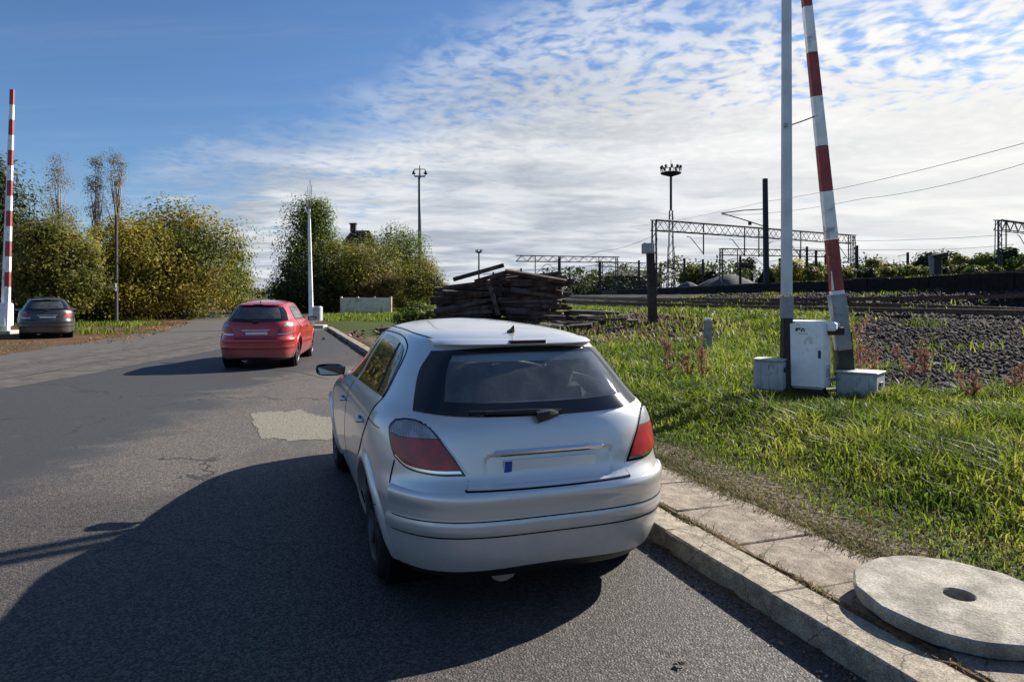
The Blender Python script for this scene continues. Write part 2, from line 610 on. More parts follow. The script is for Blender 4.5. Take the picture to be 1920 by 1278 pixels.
for i, s_ in enumerate(ss):
    lf = float(road_left(s_)) + .12 * math.sin(s_ * 1.9) + .08 * math.sin(s_ * 4.7)
    for k in range(5):
        p = rs(lf + (KERB_R - lf) * k / 4, s_, 0)
        vs.append(p)
    if i:
        for k in range(4):
            a = (i - 1) * 5 + k
            fs.append((a, a + 1, a + 6, a + 5))
mb.quadset(vs, fs)
road = tag(mb.build('road', ASPHALT), kind='structure')

# pale repair patch with ragged outline, and darker tar seams
PATCH = mat('pale_repair_asphalt', (.185, .170, .138), .95, var=.45, vscale=40, bump=.8, bscale=90, spec=.2)
poly = [(470, 776), (500, 771), (535, 772), (560, 768), (572, 771), (583, 778), (600, 781), (640, 781), (650, 800), (640, 826), (590, 824), (548, 826), (520, 821), (492, 823), (484, 806), (477, 795)]
pp = []
random.seed(3)
for a, b in zip(poly, poly[1:] + poly[:1]):
    A, B = gp(*a), gp(*b)
    for k in range(5):
        p = A.lerp(B, k / 5)
        pp.append((p.x + random.uniform(-.035, .035), p.y + random.uniform(-.07, .07), .004))
me = bpy.data.meshes.new('road_patch')
me.from_pydata(pp, [], [tuple(range(len(pp)))])
me.materials.append(PATCH)
tag(link('road_patch', me), kind='structure')
TAR = mat('tar_seal', (.03, .03, .032), .7, var=.3)
for k, pts in enumerate([[(2, 786), (30, 784), (55, 782)], [(490, 690), (560, 697), (620, 712)]]):
    mb = MB()
    vs = []
    for (u, v) in pts:
        p = gp(u, v)
        hw = .02 + .012 * math.sin(u)
        vs += [(p.x, p.y - hw, .004), (p.x, p.y + hw, .004)]
    mb.quadset(vs, [(2 * i, 2 * i + 2, 2 * i + 3, 2 * i + 1) for i in range(len(pts) - 1)])
    tag(mb.build('tar_seam', TAR), kind='structure')

# ---------------------------------------------------------------- kerb and slabs
CONC = mat('kerb_concrete', (.275, .245, .195), .92, var=.30, vscale=9, bump=.5, bscale=70, dirt=(.16, .13, .10), dirt_amt=.25, dirt_scale=5, spec=.2)
SLAB = mat('slab_concrete', (.235, .20, .165), .92, var=.32, vscale=7, bump=.6, bscale=80, dirt=(.12, .10, .08), dirt_amt=.3, dirt_scale=4, spec=.2)
for m_ in (CONC, SLAB):
    t = NT(m_.node_tree)
    bs = t.n['Principled BSDF']
    oc = t.add('ShaderNodeTexCoord').outputs['Object']
    src = bs.inputs['Base Color'].links[0].from_socket
    sp_ = t.add('ShaderNodeTexVoronoi', {'Vector': oc, 'Scale': 170.0})
    v1 = t.add('ShaderNodeSeparateColor', {0: sp_.outputs['Color']}).outputs[0]
    c_ = t.mix(t.smooth(v1, .0, 1.0), (.68, .66, .63), (1.28, 1.26, 1.22))
    c2 = t.mix(1.0, src, c_, 'MULTIPLY')
    wp = t.add('ShaderNodeVectorMath', {0: oc, 1: t.add('ShaderNodeVectorMath', {0: t.noise(oc, 6, 4, .6, 0, 1), 'Scale': .12}, operation='SCALE').outputs[0]}, operation='ADD').outputs[0]
    ck = t.add('ShaderNodeTexVoronoi', {'Vector': wp, 'Scale': 1.6}, feature='DISTANCE_TO_EDGE')
    c3 = t.mix(t.smooth(ck.outputs['Distance'], .009, .002, 0, .75), c2, (.06, .05, .04))
    t.set(bs, 'Base Color', c3)
kerb = tag(empty('kerb'), kind='structure')
ks = []
for v_ in range(4):
    mb = MB()
    mb.box((0, 0, -.06), (.235, .996, .36), bev=.010)
    me = mb.mesh('kerb_stone', CONC)
    for vv in me.vertices:
        vv.co.x += random.uniform(-.004, .004)
        vv.co.z += random.uniform(-.004, .004)
    ks.append(me)
yaw_r = math.atan2(.3289, .9444)
for i in range(-4, 34):
    p = rs(KERB_R + .1195 + random.uniform(-.006, .006), i * 1.0 + .35, random.uniform(-.006, .004))
    o = link('kerb_stone', ks[i % 4], kerb, p, (random.uniform(-.008, .008), random.uniform(-.012, .012), yaw_r + random.uniform(-.006, .006)))
pav = tag(empty('pavement'), kind='structure')
sl = []
for v_ in range(3):
    mb = MB()
    mb.box((0, 0, -.035), (.62, .658, .07), bev=.007)
    me = mb.mesh('paving_slab', SLAB)
    sl.append(me)
for i in range(-3, 7):
    o = link('paving_slab', sl[i % 3], pav, rs(2.985 + random.uniform(-.012, .012), i * .665 + 1.18, .112 + random.uniform(-.008, .010)),
             (random.uniform(-.02, .02), random.uniform(-.025, .025), yaw_r + random.uniform(-.02, .02)))

JOINT = mat('joint_soil', (.115, .075, .042), .95, var=.5, vscale=25, bump=.8, bscale=60, spec=.1)
mb = MB()
vs, fs = [], []
for k in range(140):
    s_ = .2 + k * .04
    wd = .012 + .028 * max(0, math.sin(s_ * 2.1 + 1.2 * math.sin(s_ * 3.7))) + .010 * random.random() + (.05 if 2.05 < s_ < 2.35 else 0)
    for a in (-1, -.4, .4, 1):
        vs.append(rs(2.645 + wd * a + .006 * math.sin(s_ * 9), s_, .122 + (.006 if abs(a) < .5 else -.006) + random.uniform(-.003, .003)))
    if k:
        for j in range(3):
            b = (k - 1) * 4 + j
            fs.append((b, b + 1, b + 5, b + 4))
mb.quadset(vs, fs)
tag(mb.build('joint_soil', JOINT), kind='structure')

# ---------------------------------------------------------------- rails let into the road
RUST = mat('rusty_rail', (.12, .075, .05), .6, metal=.5, var=.4, vscale=12, bump=.3, bscale=40)
RAILTOP = mat('rail_head', (.30, .27, .25), .35, metal=.9, var=.25, vscale=8)
PANEL = mat('crossing_concrete', (.082, .077, .069), .95, var=.3, vscale=2.2, bump=.5, bscale=50, dirt=(.075, .068, .06), dirt_amt=.3, dirt_scale=1.2, spec=.2)
xt = tag(empty('crossing_track'), kind='structure')
for lane_x, wd in ((-12.1, 1.05), (-10.725, 1.22), (-9.35, 1.05)):
    mb = MB()
    vs_l, vs_r = [], []
    for k in range(90):
        y0 = -4 + k * .5
        vs_l.append((lane_x - wd / 2 + .05 * math.sin(k * .9) + .03 * math.sin(k * 2.3), y0, .004))
        vs_r.append((lane_x + wd / 2 + .05 * math.sin(k * .7 + 1) + .03 * math.sin(k * 2.9), y0, .004))
    mb.quadset(vs_l + vs_r, [(k, 90 + k, 91 + k, k + 1) for k in range(89)])
    mb.build('crossing_strip', PANEL, xt)
for x in (-11.45, -10.0):
    mb = MB()
    mb.box((x, 18, -.028), (.072, 44, .09), mi=0)
    mb.build('rail', [RAILTOP], xt)
    mb = MB()
    mb.box((x + .02, 18, -.022), (.17, 44, .06))  # near-black strip drawn as the groove beside each rail
    mb.build('flangeway', mat('flangeway_dark', (.022, .018, .015), .95, var=.4, vscale=4), xt)

# ---------------------------------------------------------------- railway tracks on the right
DARKWOOD = mat('creosote_timber', (.045, .032, .025), .85, var=.5, vscale=5, bump=.6, bscale=25)


def rail_profile(mb, pts, h=.16):
    vs = []
    prof = [(-.07, 0), (-.07, .02), (-.012, .04), (-.012, h - .05), (-.036, h - .035), (-.036, h), (.036, h), (.036, h - .035), (.012, h - .05), (.012, .04), (.07, .02), (.07, 0)]
    n = len(prof)
    for i, p in enumerate(pts):
        d = np.array(pts[min(i + 1, len(pts) - 1)][:2]) - np.array(pts[max(i - 1, 0)][:2])
        d = d / np.hypot(*d)
        nrm = np.array([d[1], -d[0]])
        for (a, b) in prof:
            vs.append((p[0] + nrm[0] * a, p[1] + nrm[1] * a, p[2] + b))
    fs = [(i * n + k, i * n + (k + 1) % n, (i + 1) * n + (k + 1) % n, (i + 1) * n + k) for i in range(len(pts) - 1) for k in range(n)]
    mb.quadset(vs, fs)


def resample(pts, step):
    pts = np.array(pts, float)
    # smooth (Chaikin), then even steps
    for _ in range(3):
        q = [pts[0]]
        for a, b in zip(pts[:-1], pts[1:]):
            q += [a * .75 + b * .25, a * .25 + b * .75]
        q.append(pts[-1])
        pts = np.array(q)
    seg = np.hypot(*np.diff(pts, axis=0).T)
    L = np.concatenate([[0], np.cumsum(seg)])
    t_ = np.arange(0, L[-1], step)
    return np.stack([np.interp(t_, L, pts[:, 0]), np.interp(t_, L, pts[:, 1])], -1)


SLEEPER = MB().box((0, 0, 0), (2.6, .24, .16), bev=.015).mesh('sleeper', DARKWOOD)


def track(name, line, z, sleep_range):
    root = tag(empty(name), kind='structure')
    P = resample(line, 1.0)
    d = np.gradient(P, axis=0)
    d /= np.hypot(d[:, 0], d[:, 1])[:, None]
    nrm = np.stack([d[:, 1], -d[:, 0]], -1)
    for sg in (-1, 1):
        mb = MB()
        Q = P + nrm * sg * .7535
        rail_profile(mb, [(q[0], q[1], z + .09) for q in Q], .19)
        mb.build('rail', RUST, root)
    P2 = resample(line, .62)
    d2 = np.gradient(P2, axis=0)
    n = 0
    for p, dd in zip(P2, d2):
        if not (sleep_range[0] < p[1] < sleep_range[1]):
            continue
        link('sleeper', SLEEPER, root, (p[0], p[1], z + .015), (0, 0, math.atan2(dd[1], dd[0]) + PI / 2 + random.uniform(-.02, .02)))
    return root


track('railway_track', TRACK_A, .86, (14, 62))
track('railway_track', [(XB, -10), (XB, 60), (XB, 120), (XB + 1, 240), (XB + 3, 400)], 2.50, (24, 80))
# a third, weed-grown track between the two
lineC = resample([(21.2, 21), (18.6, 29), (15.4, 37), (13.4, 48), (11.6, 70), (10.2, 110), (9, 180)], 1.0)
root = tag(empty('railway_track'), kind='structure')
dC = np.gradient(lineC, axis=0)
dC /= np.hypot(dC[:, 0], dC[:, 1])[:, None]
for sg in (-1, 1):
    Q = lineC + np.stack([dC[:, 1], -dC[:, 0]], -1) * sg * .7535
    zq = T(Q[:, 0], Q[:, 1])
    zq = np.convolve(np.pad(zq, 4, mode='edge'), np.ones(9) / 9, 'valid') + .06
    mb = MB()
    rail_profile(mb, [(q[0], q[1], z_) for q, z_ in zip(Q, zq)], .19)
    mb.build('rail', RUST, root)
# dark timber retaining edge that carries the upper line
mb = MB()
for k in range(60):
    mb.box((XB - 2.55 + .02 * math.sin(k * 2.1), 20 + k * 2.0, 2.12 + .03 * math.sin(k * 1.3)), (.22, 1.96, .95), bev=.02)
tag(mb.build('retaining_timber', mat('tarred_timber', (.016, .013, .012), .95, var=.4, vscale=3, spec=.2)), kind='structure')

# ---------------------------------------------------------------- ballast stones
def rock_batch(P, size, seed):
    """P (n,3) centres, size (n,): low stones from jittered octahedra"""
    g = np.random.default_rng(seed)
    base = np.array([(1, 0, 0), (-1, 0, 0), (0, 1, 0), (0, -1, 0), (0, 0, 1), (0, 0, -1), (.65, .65, .3), (-.65, .6, -.25), (.6, -.65, -.2), (-.6, -.65, .3)], float)
    f0 = np.array([(4, 0, 6), (4, 6, 2), (4, 2, 1), (4, 1, 9), (4, 9, 3), (4, 3, 0), (5, 6, 0), (5, 2, 6), (5, 7, 2), (2, 7, 1), (7, 5, 1), (5, 3, 9), (5, 9, 1), (3, 5, 8), (8, 5, 0), (3, 8, 0)])
    n = len(P)
    v = base[None] * (1 + g.uniform(-.35, .35, (n, 10, 3))) * (size[:, None, None] * g.uniform(.6, 1.2, (n, 1, 3)))
    a = g.uniform(0, 2 * PI, n)
    ca_, sa_ = np.cos(a)[:, None], np.sin(a)[:, None]
    x = v[..., 0] * ca_ - v[..., 1] * sa_
    y = v[..., 0] * sa_ + v[..., 1] * ca_
    v = np.stack([x, y, v[..., 2]], -1) + P[:, None, :]
    f = f0[None] + (np.arange(n) * 10)[:, None, None]
    return v.reshape(-1, 3), f.reshape(-1, 3)


STONE = leaf_mat('ballast_stone', [(.013, .010, .009), (.027, .021, .018), (.052, .041, .036), (.15, .13, .115)], trans=0.0, rough=.9, clump=.8)
P = RNG.uniform((4.5, 8, 0), (22, 27, 0), (40000, 3))
dn = np.exp(-(P[:, 1] - 9) / 14) 
zg_, zb_, _ = zones(P[:, 0], P[:, 1])
k = (RNG.uniform(0, 1, len(P)) < zb_ * dn * 1.1) & (P[:, 0] < .78 * P[:, 1] + 5)
P = P[k]
P[:, 2] = T(P[:, 0], P[:, 1]) + .01
sz = RNG.uniform(.022, .06, len(P)) * (1 + (P[:, 1] - 9) / 30)
v_, f_ = rock_batch(P, sz, 1)
P2 = RNG.uniform((7, 24, 0), (22, 62, 0), (26000, 3))
dA2 = dist_A(P2[:, 0], P2[:, 1])
_, zb2, _ = zones(P2[:, 0], P2[:, 1])
P2 = P2[(RNG.uniform(0, 1, len(P2)) < zb2 * np.exp(-(P2[:, 1] - 24) / 26)) & (dA2 < 3) & (P2[:, 0] < .78 * P2[:, 1] + 1) & (P2[:, 0] < XB - 2.8)]
P2[:, 2] = T(P2[:, 0], P2[:, 1]) + .02
v2_, f2_ = rock_batch(P2, RNG.uniform(.05, .13, len(P2)), 9)
v_, f_ = np.concatenate([v_, v2_]), np.concatenate([f_, f2_ + len(v_)])
tag(link('ballast', np_mesh('ballast', v_, f_, STONE)), 'dark crushed ballast stones sloping up to the railway tracks', 'ballast', kind='stuff')
# rubble in the soil by the sleeper pile
RUB = leaf_mat('rubble_stone', [(.04, .022, .016), (.085, .045, .032), (.14, .075, .052), (.40, .33, .27)], trans=0.0, rough=.9, clump=.8)
P = RNG.normal((3.2, 27.0, 0), (3.0, 3.8, 0), (6500, 3))
P = P[(P[:, 1] > 18.5) & (dist_A(P[:, 0], P[:, 1]) > 2.5)]
P[:, 2] = T(P[:, 0], P[:, 1]) + .02
v_, f_ = rock_batch(P, RNG.uniform(.03, .12, len(P)) ** 1.0, 2)
tag(link('rubble', np_mesh('rubble', v_, f_, RUB)), 'brown soil clods and rubble beside the pile of sleepers', 'rubble', kind='stuff')

# grit washed along the kerb
D = np.stack([KERB_R - np.abs(RNG.normal(0, .09, 1500)) - .01, RNG.uniform(.5, 20, 1500)], -1)
P = np.stack([RR[0] * D[:, 0] + RD[0] * D[:, 1], RR[1] * D[:, 0] + RD[1] * D[:, 1], np.full(len(D), .003)], -1)
v_, f_ = rock_batch(P, RNG.uniform(.003, .010, len(P)), 14)
tag(link('road_grit', np_mesh('road_grit', v_, f_, RUB)), 'loose grit and crumbs washed along the foot of the kerb', 'grit', kind='stuff')

# ---------------------------------------------------------------- grass
def blades(P, H, W, lean, seed, segs=2):
    g = np.random.default_rng(seed)
    n = len(P)
    a = g.uniform(0, 2 * PI, n)
    b = g.uniform(0, 2 * PI, n)
    dx, dy = np.cos(a) * W, np.sin(a) * W
    lx, ly = np.cos(b) * lean * H, np.sin(b) * lean * H
    v = np.zeros((n, 5, 3))
    v[:, 0] = P + np.stack([-dx, -dy, 0 * dx], -1)
    v[:, 1] = P + np.stack([dx, dy, 0 * dx], -1)
    mid = P + np.stack([lx * .35, ly * .35, H * .6], -1)
    v[:, 2] = mid + np.stack([dx * .8, dy * .8, 0 * dx], -1)
    v[:, 3] = mid + np.stack([-dx * .8, -dy * .8, 0 * dx], -1)
    v[:, 4] = P + np.stack([lx, ly, H * (1 - .35 * lean)], -1)
    f = np.array([(0, 1, 2), (0, 2, 3), (3, 2, 4)])[None] + (np.arange(n) * 5)[:, None, None]
    return v.reshape(-1, 3), f.reshape(-1, 3)


def leaves_n(C, size, Nn, g):
    """rhombic leaves whose faces follow given directions"""
    a = g.normal(size=C.shape)
    u = np.cross(Nn, a)
    u /= np.linalg.norm(u, axis=1)[:, None] + 1e-9
    v2 = np.cross(Nn, u)
    v2 /= np.linalg.norm(v2, axis=1)[:, None] + 1e-9
    s_ = size[:, None]
    V = np.stack([C - u * s_, C + v2 * s_ * .55, C + u * s_, C - v2 * s_ * .55], 1)
    return V.reshape(-1, 3), np.arange(len(C) * 4).reshape(-1, 4)


def leaves(C, size, g, flat=0.0):
    """rhombic leaves at centres C"""
    n = len(C)
    u = g.normal(size=(n, 3))
    u /= np.linalg.norm(u, axis=1)[:, None]
    w_ = g.normal(size=(n, 3))
    if flat:
        u[:, 2] *= (1 - flat)
        w_[:, 2] *= (1 - flat)
    v2 = np.cross(u, w_)
    v2 = np.cross(v2, u)
    v2 /= np.linalg.norm(v2, axis=1)[:, None] + 1e-9
    u /= np.linalg.norm(u, axis=1)[:, None] + 1e-9
    s_ = (size if np.ndim(size) else np.full(n, size))[:, None]
    V = np.stack([C - u * s_, C + v2 * s_ * .5, C + u * s_, C - v2 * s_ * .5], 1)
    F = np.arange(n * 4).reshape(n, 4)
    return V.reshape(-1, 3), F


GRASS = leaf_mat('grass_blade', [(.016, .034, .006), (.070, .115, .012), (.18, .23, .02), (.36, .34, .08)], trans=.55, rough=.5, clump=1.1)
DRYGR = leaf_mat('dry_grass', [(.06, .075, .02), (.14, .12, .05), (.24, .19, .09)], trans=.35, clump=1.0)


def frustum(P, m_=5.0):
    return (np.abs(P[:, 0]) < .76 * P[:, 1] + m_) & (P[:, 1] > 1.2)


P = np.concatenate([RNG.uniform((1.0, 2.0, 0), (14, 10, 0), (230000, 3)), RNG.uniform((0.0, 10.0, 0), (15, 34, 0), (145000, 3))])
zg_, zb_, zs_ = zones(P[:, 0], P[:, 1])
r_ = P[:, 0] * RR[0] + P[:, 1] * RR[1]
nn = .6 * wob(P[:, 0], P[:, 1], 1.6, 4) + .55 * wob(P[:, 0], P[:, 1], 3.7, 1)
tall = sm((r_ - 3.95 - .35 * nn) / 1.4)
k = frustum(P) & (r_ > 3.3) & (RNG.uniform(0, 1, len(P)) < (zg_ ** 1.3) * (.55 + .35 * nn) + .05)
k &= ~((RNG.uniform(0, 1, len(P)) < .97) & (zb_ > .6))
k |= frustum(P) & (zb_ > .6) & (wob(P[:, 0], P[:, 1], .9, 7) > .52) & (RNG.uniform(0, 1, len(P)) < .12)
P, tall, nn = P[k], tall[k], nn[k]
P[:, 2] = T(P[:, 0], P[:, 1]) - .005
H = (.05 + (.27 - .15 * np.exp(-((P[:, 0] - 4.3) / 1.3) ** 2 - ((P[:, 1] - 9.2) / 1.1) ** 2)) * tall * (1 + .55 * nn)) * RNG.uniform(.5, 1.35, len(P))
v_, f_ = blades(P, H, (.0035 + .004 * tall) * (1 + P[:, 1] / 16), RNG.uniform(.2, .95, len(P)), 3)
tag(link('grass', np_mesh('grass', v_, f_, GRASS)), 'tall lush green grass on the verge round the barrier', 'grass', kind='stuff')
kd = np.random.default_rng(31).uniform(0, 1, len(P)) < .16
v_, f_ = blades(P[kd] + np.array([.02, .01, 0]), H[kd] * 1.15, np.full(kd.sum(), .004) * (1 + P[kd][:, 1] / 16), np.random.default_rng(33).uniform(.2, 1.1, kd.sum()), 13)
tag(link('dead_grass', np_mesh('dead_grass', v_, f_, DRYGR)), 'straw-coloured dead stalks among the green verge grass', 'grass', kind='stuff')
# low leafy weeds between the blades
Q = RNG.uniform((1.6, 2.2, 0), (14, 20, 0), (72000, 3))
zg_, zb_, zs_ = zones(Q[:, 0], Q[:, 1])
r_ = Q[:, 0] * RR[0] + Q[:, 1] * RR[1]
nn = wob(Q[:, 0], Q[:, 1], 1.1, 9)
k = frustum(Q) & (r_ > 3.7) & (RNG.uniform(0, 1, len(Q)) < zg_ * (.5 + .8 * nn))
Q = Q[k]
Q[:, 2] = T(Q[:, 0], Q[:, 1]) + RNG.uniform(.02, .2, len(Q)) * sm((r_[k] - 3.6) / 1.5)
v_, f_ = leaves(Q, RNG.uniform(.012, .038, len(Q)), np.random.default_rng(4), .35)
# bushier weed clumps standing above the grass
cl = []
g_ = np.random.default_rng(55)
for _ in range(1500):
    c0 = g_.uniform((2.0, 5.2), (10.5, 24))
    r0 = c0[0] * RR[0] + c0[1] * RR[1]
    zz = zones(np.array([c0[0]]), np.array([c0[1]]))
    if r0 < 4.9 or zz[0][0] < .5 or wob(c0[0], c0[1], .9, 2.5) < -.05 or abs(c0[0]) > .76 * c0[1] + 1 or ((c0[0] - 4.4) / 1.2) ** 2 + ((c0[1] - 9.3) / 1.3) ** 2 < 1:
        continue
    hh_ = g_.uniform(.10, .36)
    n_ = int(90 * hh_ / .25)
    q = g_.normal(0, 1, (n_, 3)) * np.array([hh_ * .45, hh_ * .45, 0])
    q[:, 2] = g_.uniform(.1, 1, n_) ** .8 * hh_ * (1 - .5 * np.clip(np.hypot(q[:, 0], q[:, 1]) / hh_, 0, 1))
    cl.append(q + np.array([c0[0], c0[1], float(T(c0[0], c0[1]))]))
cl = np.concatenate(cl)
vw, fw = leaves(cl, g_.uniform(.012, .030, len(cl)) * (1 + cl[:, 1] / 30), g_, .25)
v_, f_ = np.concatenate([v_, vw]), np.concatenate([f_, fw + len(v_)])
WEED = leaf_mat('weed_leaf', [(.032, .066, .012), (.075, .13, .02), (.14, .21, .04), (.24, .29, .08)], trans=.4, rough=.75, clump=1.6, spec=.1)
tag(link('weeds', np_mesh('weeds', v_, f_, WEED)), 'low broad-leaved weeds mixed into the verge grass', 'weeds', kind='stuff')
# thin dry grass along the slab edge and in the joints
D1 = np.stack([RNG.normal(2.645, .026, 5200), RNG.uniform(.6, 5.6, 5200)], -1)
D1 = D1[RNG.uniform(0, 1, len(D1)) < .25 + .6 * (wob(D1[:, 1] * 1.5, D1[:, 0]) > .0)]
D2 = np.stack([RNG.normal(3.36, .085, 12000), RNG.uniform(.8, 8, 12000)], -1)
D3 = np.stack([RNG.uniform(3.3, 4.6, 14000), RNG.uniform(.8, 10, 14000)], -1)
D = np.concatenate([D1, D2, D3])
P = np.stack([RR[0] * D[:, 0] + RD[0] * D[:, 1], RR[1] * D[:, 0] + RD[1] * D[:, 1], np.where(D[:, 0] < 3.3, .105, 0)], -1)
P[:, 2] = np.where(D[:, 0] < 3.3, .10, T(P[:, 0], P[:, 1]))
v_, f_ = blades(P, RNG.uniform(.015, .06, len(P)), np.full(len(P), .003), RNG.uniform(.4, 1.4, len(P)), 5)
tag(link('dry_grass', np_mesh('dry_grass', v_, f_, DRYGR)), 'thin trodden dry grass along the edge of the paving slabs', 'grass', kind='stuff')
# strips of grass far out: green patch past the pile, verges by the left trees
P = np.concatenate([RNG.uniform((-1, 34, 0), (9, 75, 0), (26000, 3)), RNG.uniform((-30, 24, 0), (-12, 46, 0), (16000, 3)), RNG.uniform((9, 24, 0), (23.5, 60, 0), (9000, 3)), RNG.uniform((-14, 40, 0), (-4, 60, 0), (9000, 3))])
r_ = P[:, 0] * RR[0] + P[:, 1] * RR[1]
s_ = P[:, 0] * RD[0] + P[:, 1] * RD[1]
nn = wob(P[:, 0], P[:, 1], .45, 6)
dA = dist_A(P[:, 0], P[:, 1])
k = np.where(r_ < 3, (r_ < road_left(s_) - .7) & (nn > .15) & ~((P[:, 1] < 27.5) & (P[:, 0] > -22)), (np.abs(dA) > 2.4) & (nn > np.where(dA < 0, .25, -.3)))
P = P[k]
P[:, 2] = T(P[:, 0], P[:, 1])
v_, f_ = blades(P, RNG.uniform(.10, .34, len(P)), np.full(len(P), .022), RNG.uniform(.2, .8, len(P)), 6)
tag(link('far_grass', np_mesh('far_grass', v_, f_, GRASS)), 'green grass growing far off between tracks and under trees', 'grass', kind='stuff')
# fallen leaves along the road edge
P = np.concatenate([np.stack([RNG.uniform(-6.6, -4.6, 1500), RNG.uniform(26, 46, 1500)], -1), np.stack([RNG.normal(2.27, .10, 70), RNG.uniform(2, 26, 70)], -1), np.stack([RNG.uniform(3.3, 4.6, 200), RNG.uniform(1, 9, 200)], -1), np.stack([RNG.uniform(-6, 2.3, 22), RNG.uniform(2, 14, 22)], -1), np.stack([RNG.uniform(-11, -7.3, 900), RNG.uniform(19, 28, 900)], -1)])
P = np.stack([RR[0] * P[:, 0] + RD[0] * P[:, 1], RR[1] * P[:, 0] + RD[1] * P[:, 1], 0 * P[:, 0]], -1)
P[:, 2] = np.maximum(T(P[:, 0], P[:, 1]), 0) + .018
v_, f_ = leaves(P, RNG.uniform(.010, .022, len(P)) * (1 + P[:, 1] / 18), np.random.default_rng(8), .75)
LITTER = leaf_mat('fallen_leaf', [(.10, .05, .02), (.22, .12, .035), (.34, .20, .06)], trans=.15, rough=.95, spec=.02)
tag(link('fallen_leaves', np_mesh('fallen_leaves', v_, f_, LITTER)), 'scattered brown and yellow fallen leaves along the road', 'leaves', kind='stuff')

# ================================================================ cars: body as a stack of superelliptic slices
def pchip(xs,ys):
    xs=np.array(xs,float);ys=np.array(ys,float);h=np.diff(xs);d=np.diff(ys)/h
    m=np.zeros(len(xs));m[0]=d[0];m[-1]=d[-1]
    for i in range(1,len(xs)-1):
        if d[i-1]*d[i]>0:
            w1=2*h[i]+h[i-1];w2=h[i]+2*h[i-1];m[i]=(w1+w2)/(w1/d[i-1]+w2/d[i])
    def f(x):
        x=np.clip(np.asarray(x,float),xs[0],xs[-1]);i=np.clip(np.searchsorted(xs,x)-1,0,len(xs)-2)
        t=(x-xs[i])/h[i];t2=t*t;t3=t2*t
        return (2*t3-3*t2+1)*ys[i]+(t3-2*t2+t)*h[i]*m[i]+(-2*t3+3*t2)*ys[i+1]+(t3-t2)*h[i]*m[i+1]
    return f
ZR=[.18,.25,.35,.48,.58,.64,.70,.80,.92,1.0,1.04,1.20,1.33,1.37,1.40,1.425,1.445,1.46]
XR=[.10,.04,.01,.0,.0,.02,.055,.075,.10,.13,.16,.30,.42,.47,.60,.85,1.25,1.95]
ZF=[.18,.25,.40,.55,.68,.76,.82,.88,.94,.985,1.02,1.2,1.36,1.41,1.44,1.46]
XF=[4.10,4.18,4.24,4.23,4.17,4.05,3.88,3.66,3.40,3.18,3.08,2.78,2.47,2.31,2.18,1.97]
ZW=[.18,.25,.35,.5,.6,.75,.88,.95,1.0,1.04,1.2,1.33,1.38,1.41,1.435,1.45,1.46]
WW=[.77,.805,.84,.867,.874,.872,.858,.838,.805,.77,.68,.595,.545,.475,.36,.23,.005]
fR=pchip(ZR,XR);fF=pchip(ZF,XF);fW=pchip(ZW,WW)
N,M=4.,2.
def Lr(z): return np.minimum(.7,1.96-fR(z))+1e-4
def Lf(z): return np.minimum(.9,fF(z)-1.96)+1e-4
def rear(y,z):
    q=np.clip(np.abs(y)/fW(z),0,1)**N
    return fR(z)+Lr(z)*(1-(1-q)**(1/M))
def front(y,z):
    q=np.clip(np.abs(y)/fW(z),0,1)**N
    return fF(z)-Lf(z)*(1-(1-q)**(1/M))
def side(x,z):
    a=np.clip((fR(z)+Lr(z)-x)/Lr(z),0,1);b=np.clip((x-fF(z)+Lf(z))/Lf(z),0,1)
    return fW(z)*(1-a**M)**(1/N)*(1-b**M)**(1/N)


# local axes: x forward from the rear bumper, y to the left, z up
def S_rear(a, b):
    return np.stack([rear(a, b), a, b], -1)


def S_side(sgn):
    return lambda a, b: np.stack([a, sgn * side(a, b), b], -1)


def S_front(a, b):
    return np.stack([front(a, b), a, b], -1)


def curve(pts, n):
    """Catmull-Rom through 2-D points, n samples at even arc length"""
    p = np.array(pts, float)
    if len(p) == 2:
        return p[0] + (p[1] - p[0]) * np.linspace(0, 1, n)[:, None]
    q = np.vstack([2 * p[0] - p[1], p, 2 * p[-1] - p[-2]])
    out = []
    for i in range(1, len(q) - 2):
        t_ = np.linspace(0, 1, 24, endpoint=False)[:, None]
        out.append(.5 * (2 * q[i] + (q[i + 1] - q[i - 1]) * t_ + (2 * q[i - 1] - 5 * q[i] + 4 * q[i + 1] - q[i + 2]) * t_ ** 2 + (3 * q[i] - q[i - 1] - 3 * q[i + 1] + q[i + 2]) * t_ ** 3))
    out = np.vstack(out + [p[-1:]])
    L = np.concatenate([[0], np.cumsum(np.hypot(*np.diff(out, axis=0).T))])
    tt = np.linspace(0, L[-1], n)
    return np.stack([np.interp(tt, L, out[:, 0]), np.interp(tt, L, out[:, 1])], -1)


def coons(bot, top, lef, rig, n, m_, us=None, vs_=None):
    """bot/top run left to right, lef/rig run bottom to top"""
    u = np.linspace(0, 1, n) if us is None else us
    v = np.linspace(0, 1, m_) if vs_ is None else vs_
    n, m_ = len(u), len(v)

    def at(c, t_):
        C = curve(c, 200)
        tt = np.linspace(0, 1, 200)
        return np.stack([np.interp(t_, tt, C[:, 0]), np.interp(t_, tt, C[:, 1])], -1)
    B, Tp, Lc, Rc = at(bot, u), at(top, u), at(lef, v), at(rig, v)
    U, V = u[None, :, None], v[:, None, None]
    P = (1 - V) * B[None] + V * Tp[None] + (1 - U) * Lc[:, None] + U * Rc[:, None]
    P -= (1 - U) * (1 - V) * B[0] + U * (1 - V) * B[-1] + (1 - U) * V * Tp[0] + U * V * Tp[-1]
    return P


def normals(P):
    du = np.gradient(P, axis=1)
    dv = np.gradient(P, axis=0)
    n = np.cross(du, dv)
    return n / (np.linalg.norm(n, axis=2)[..., None] + 1e-12)


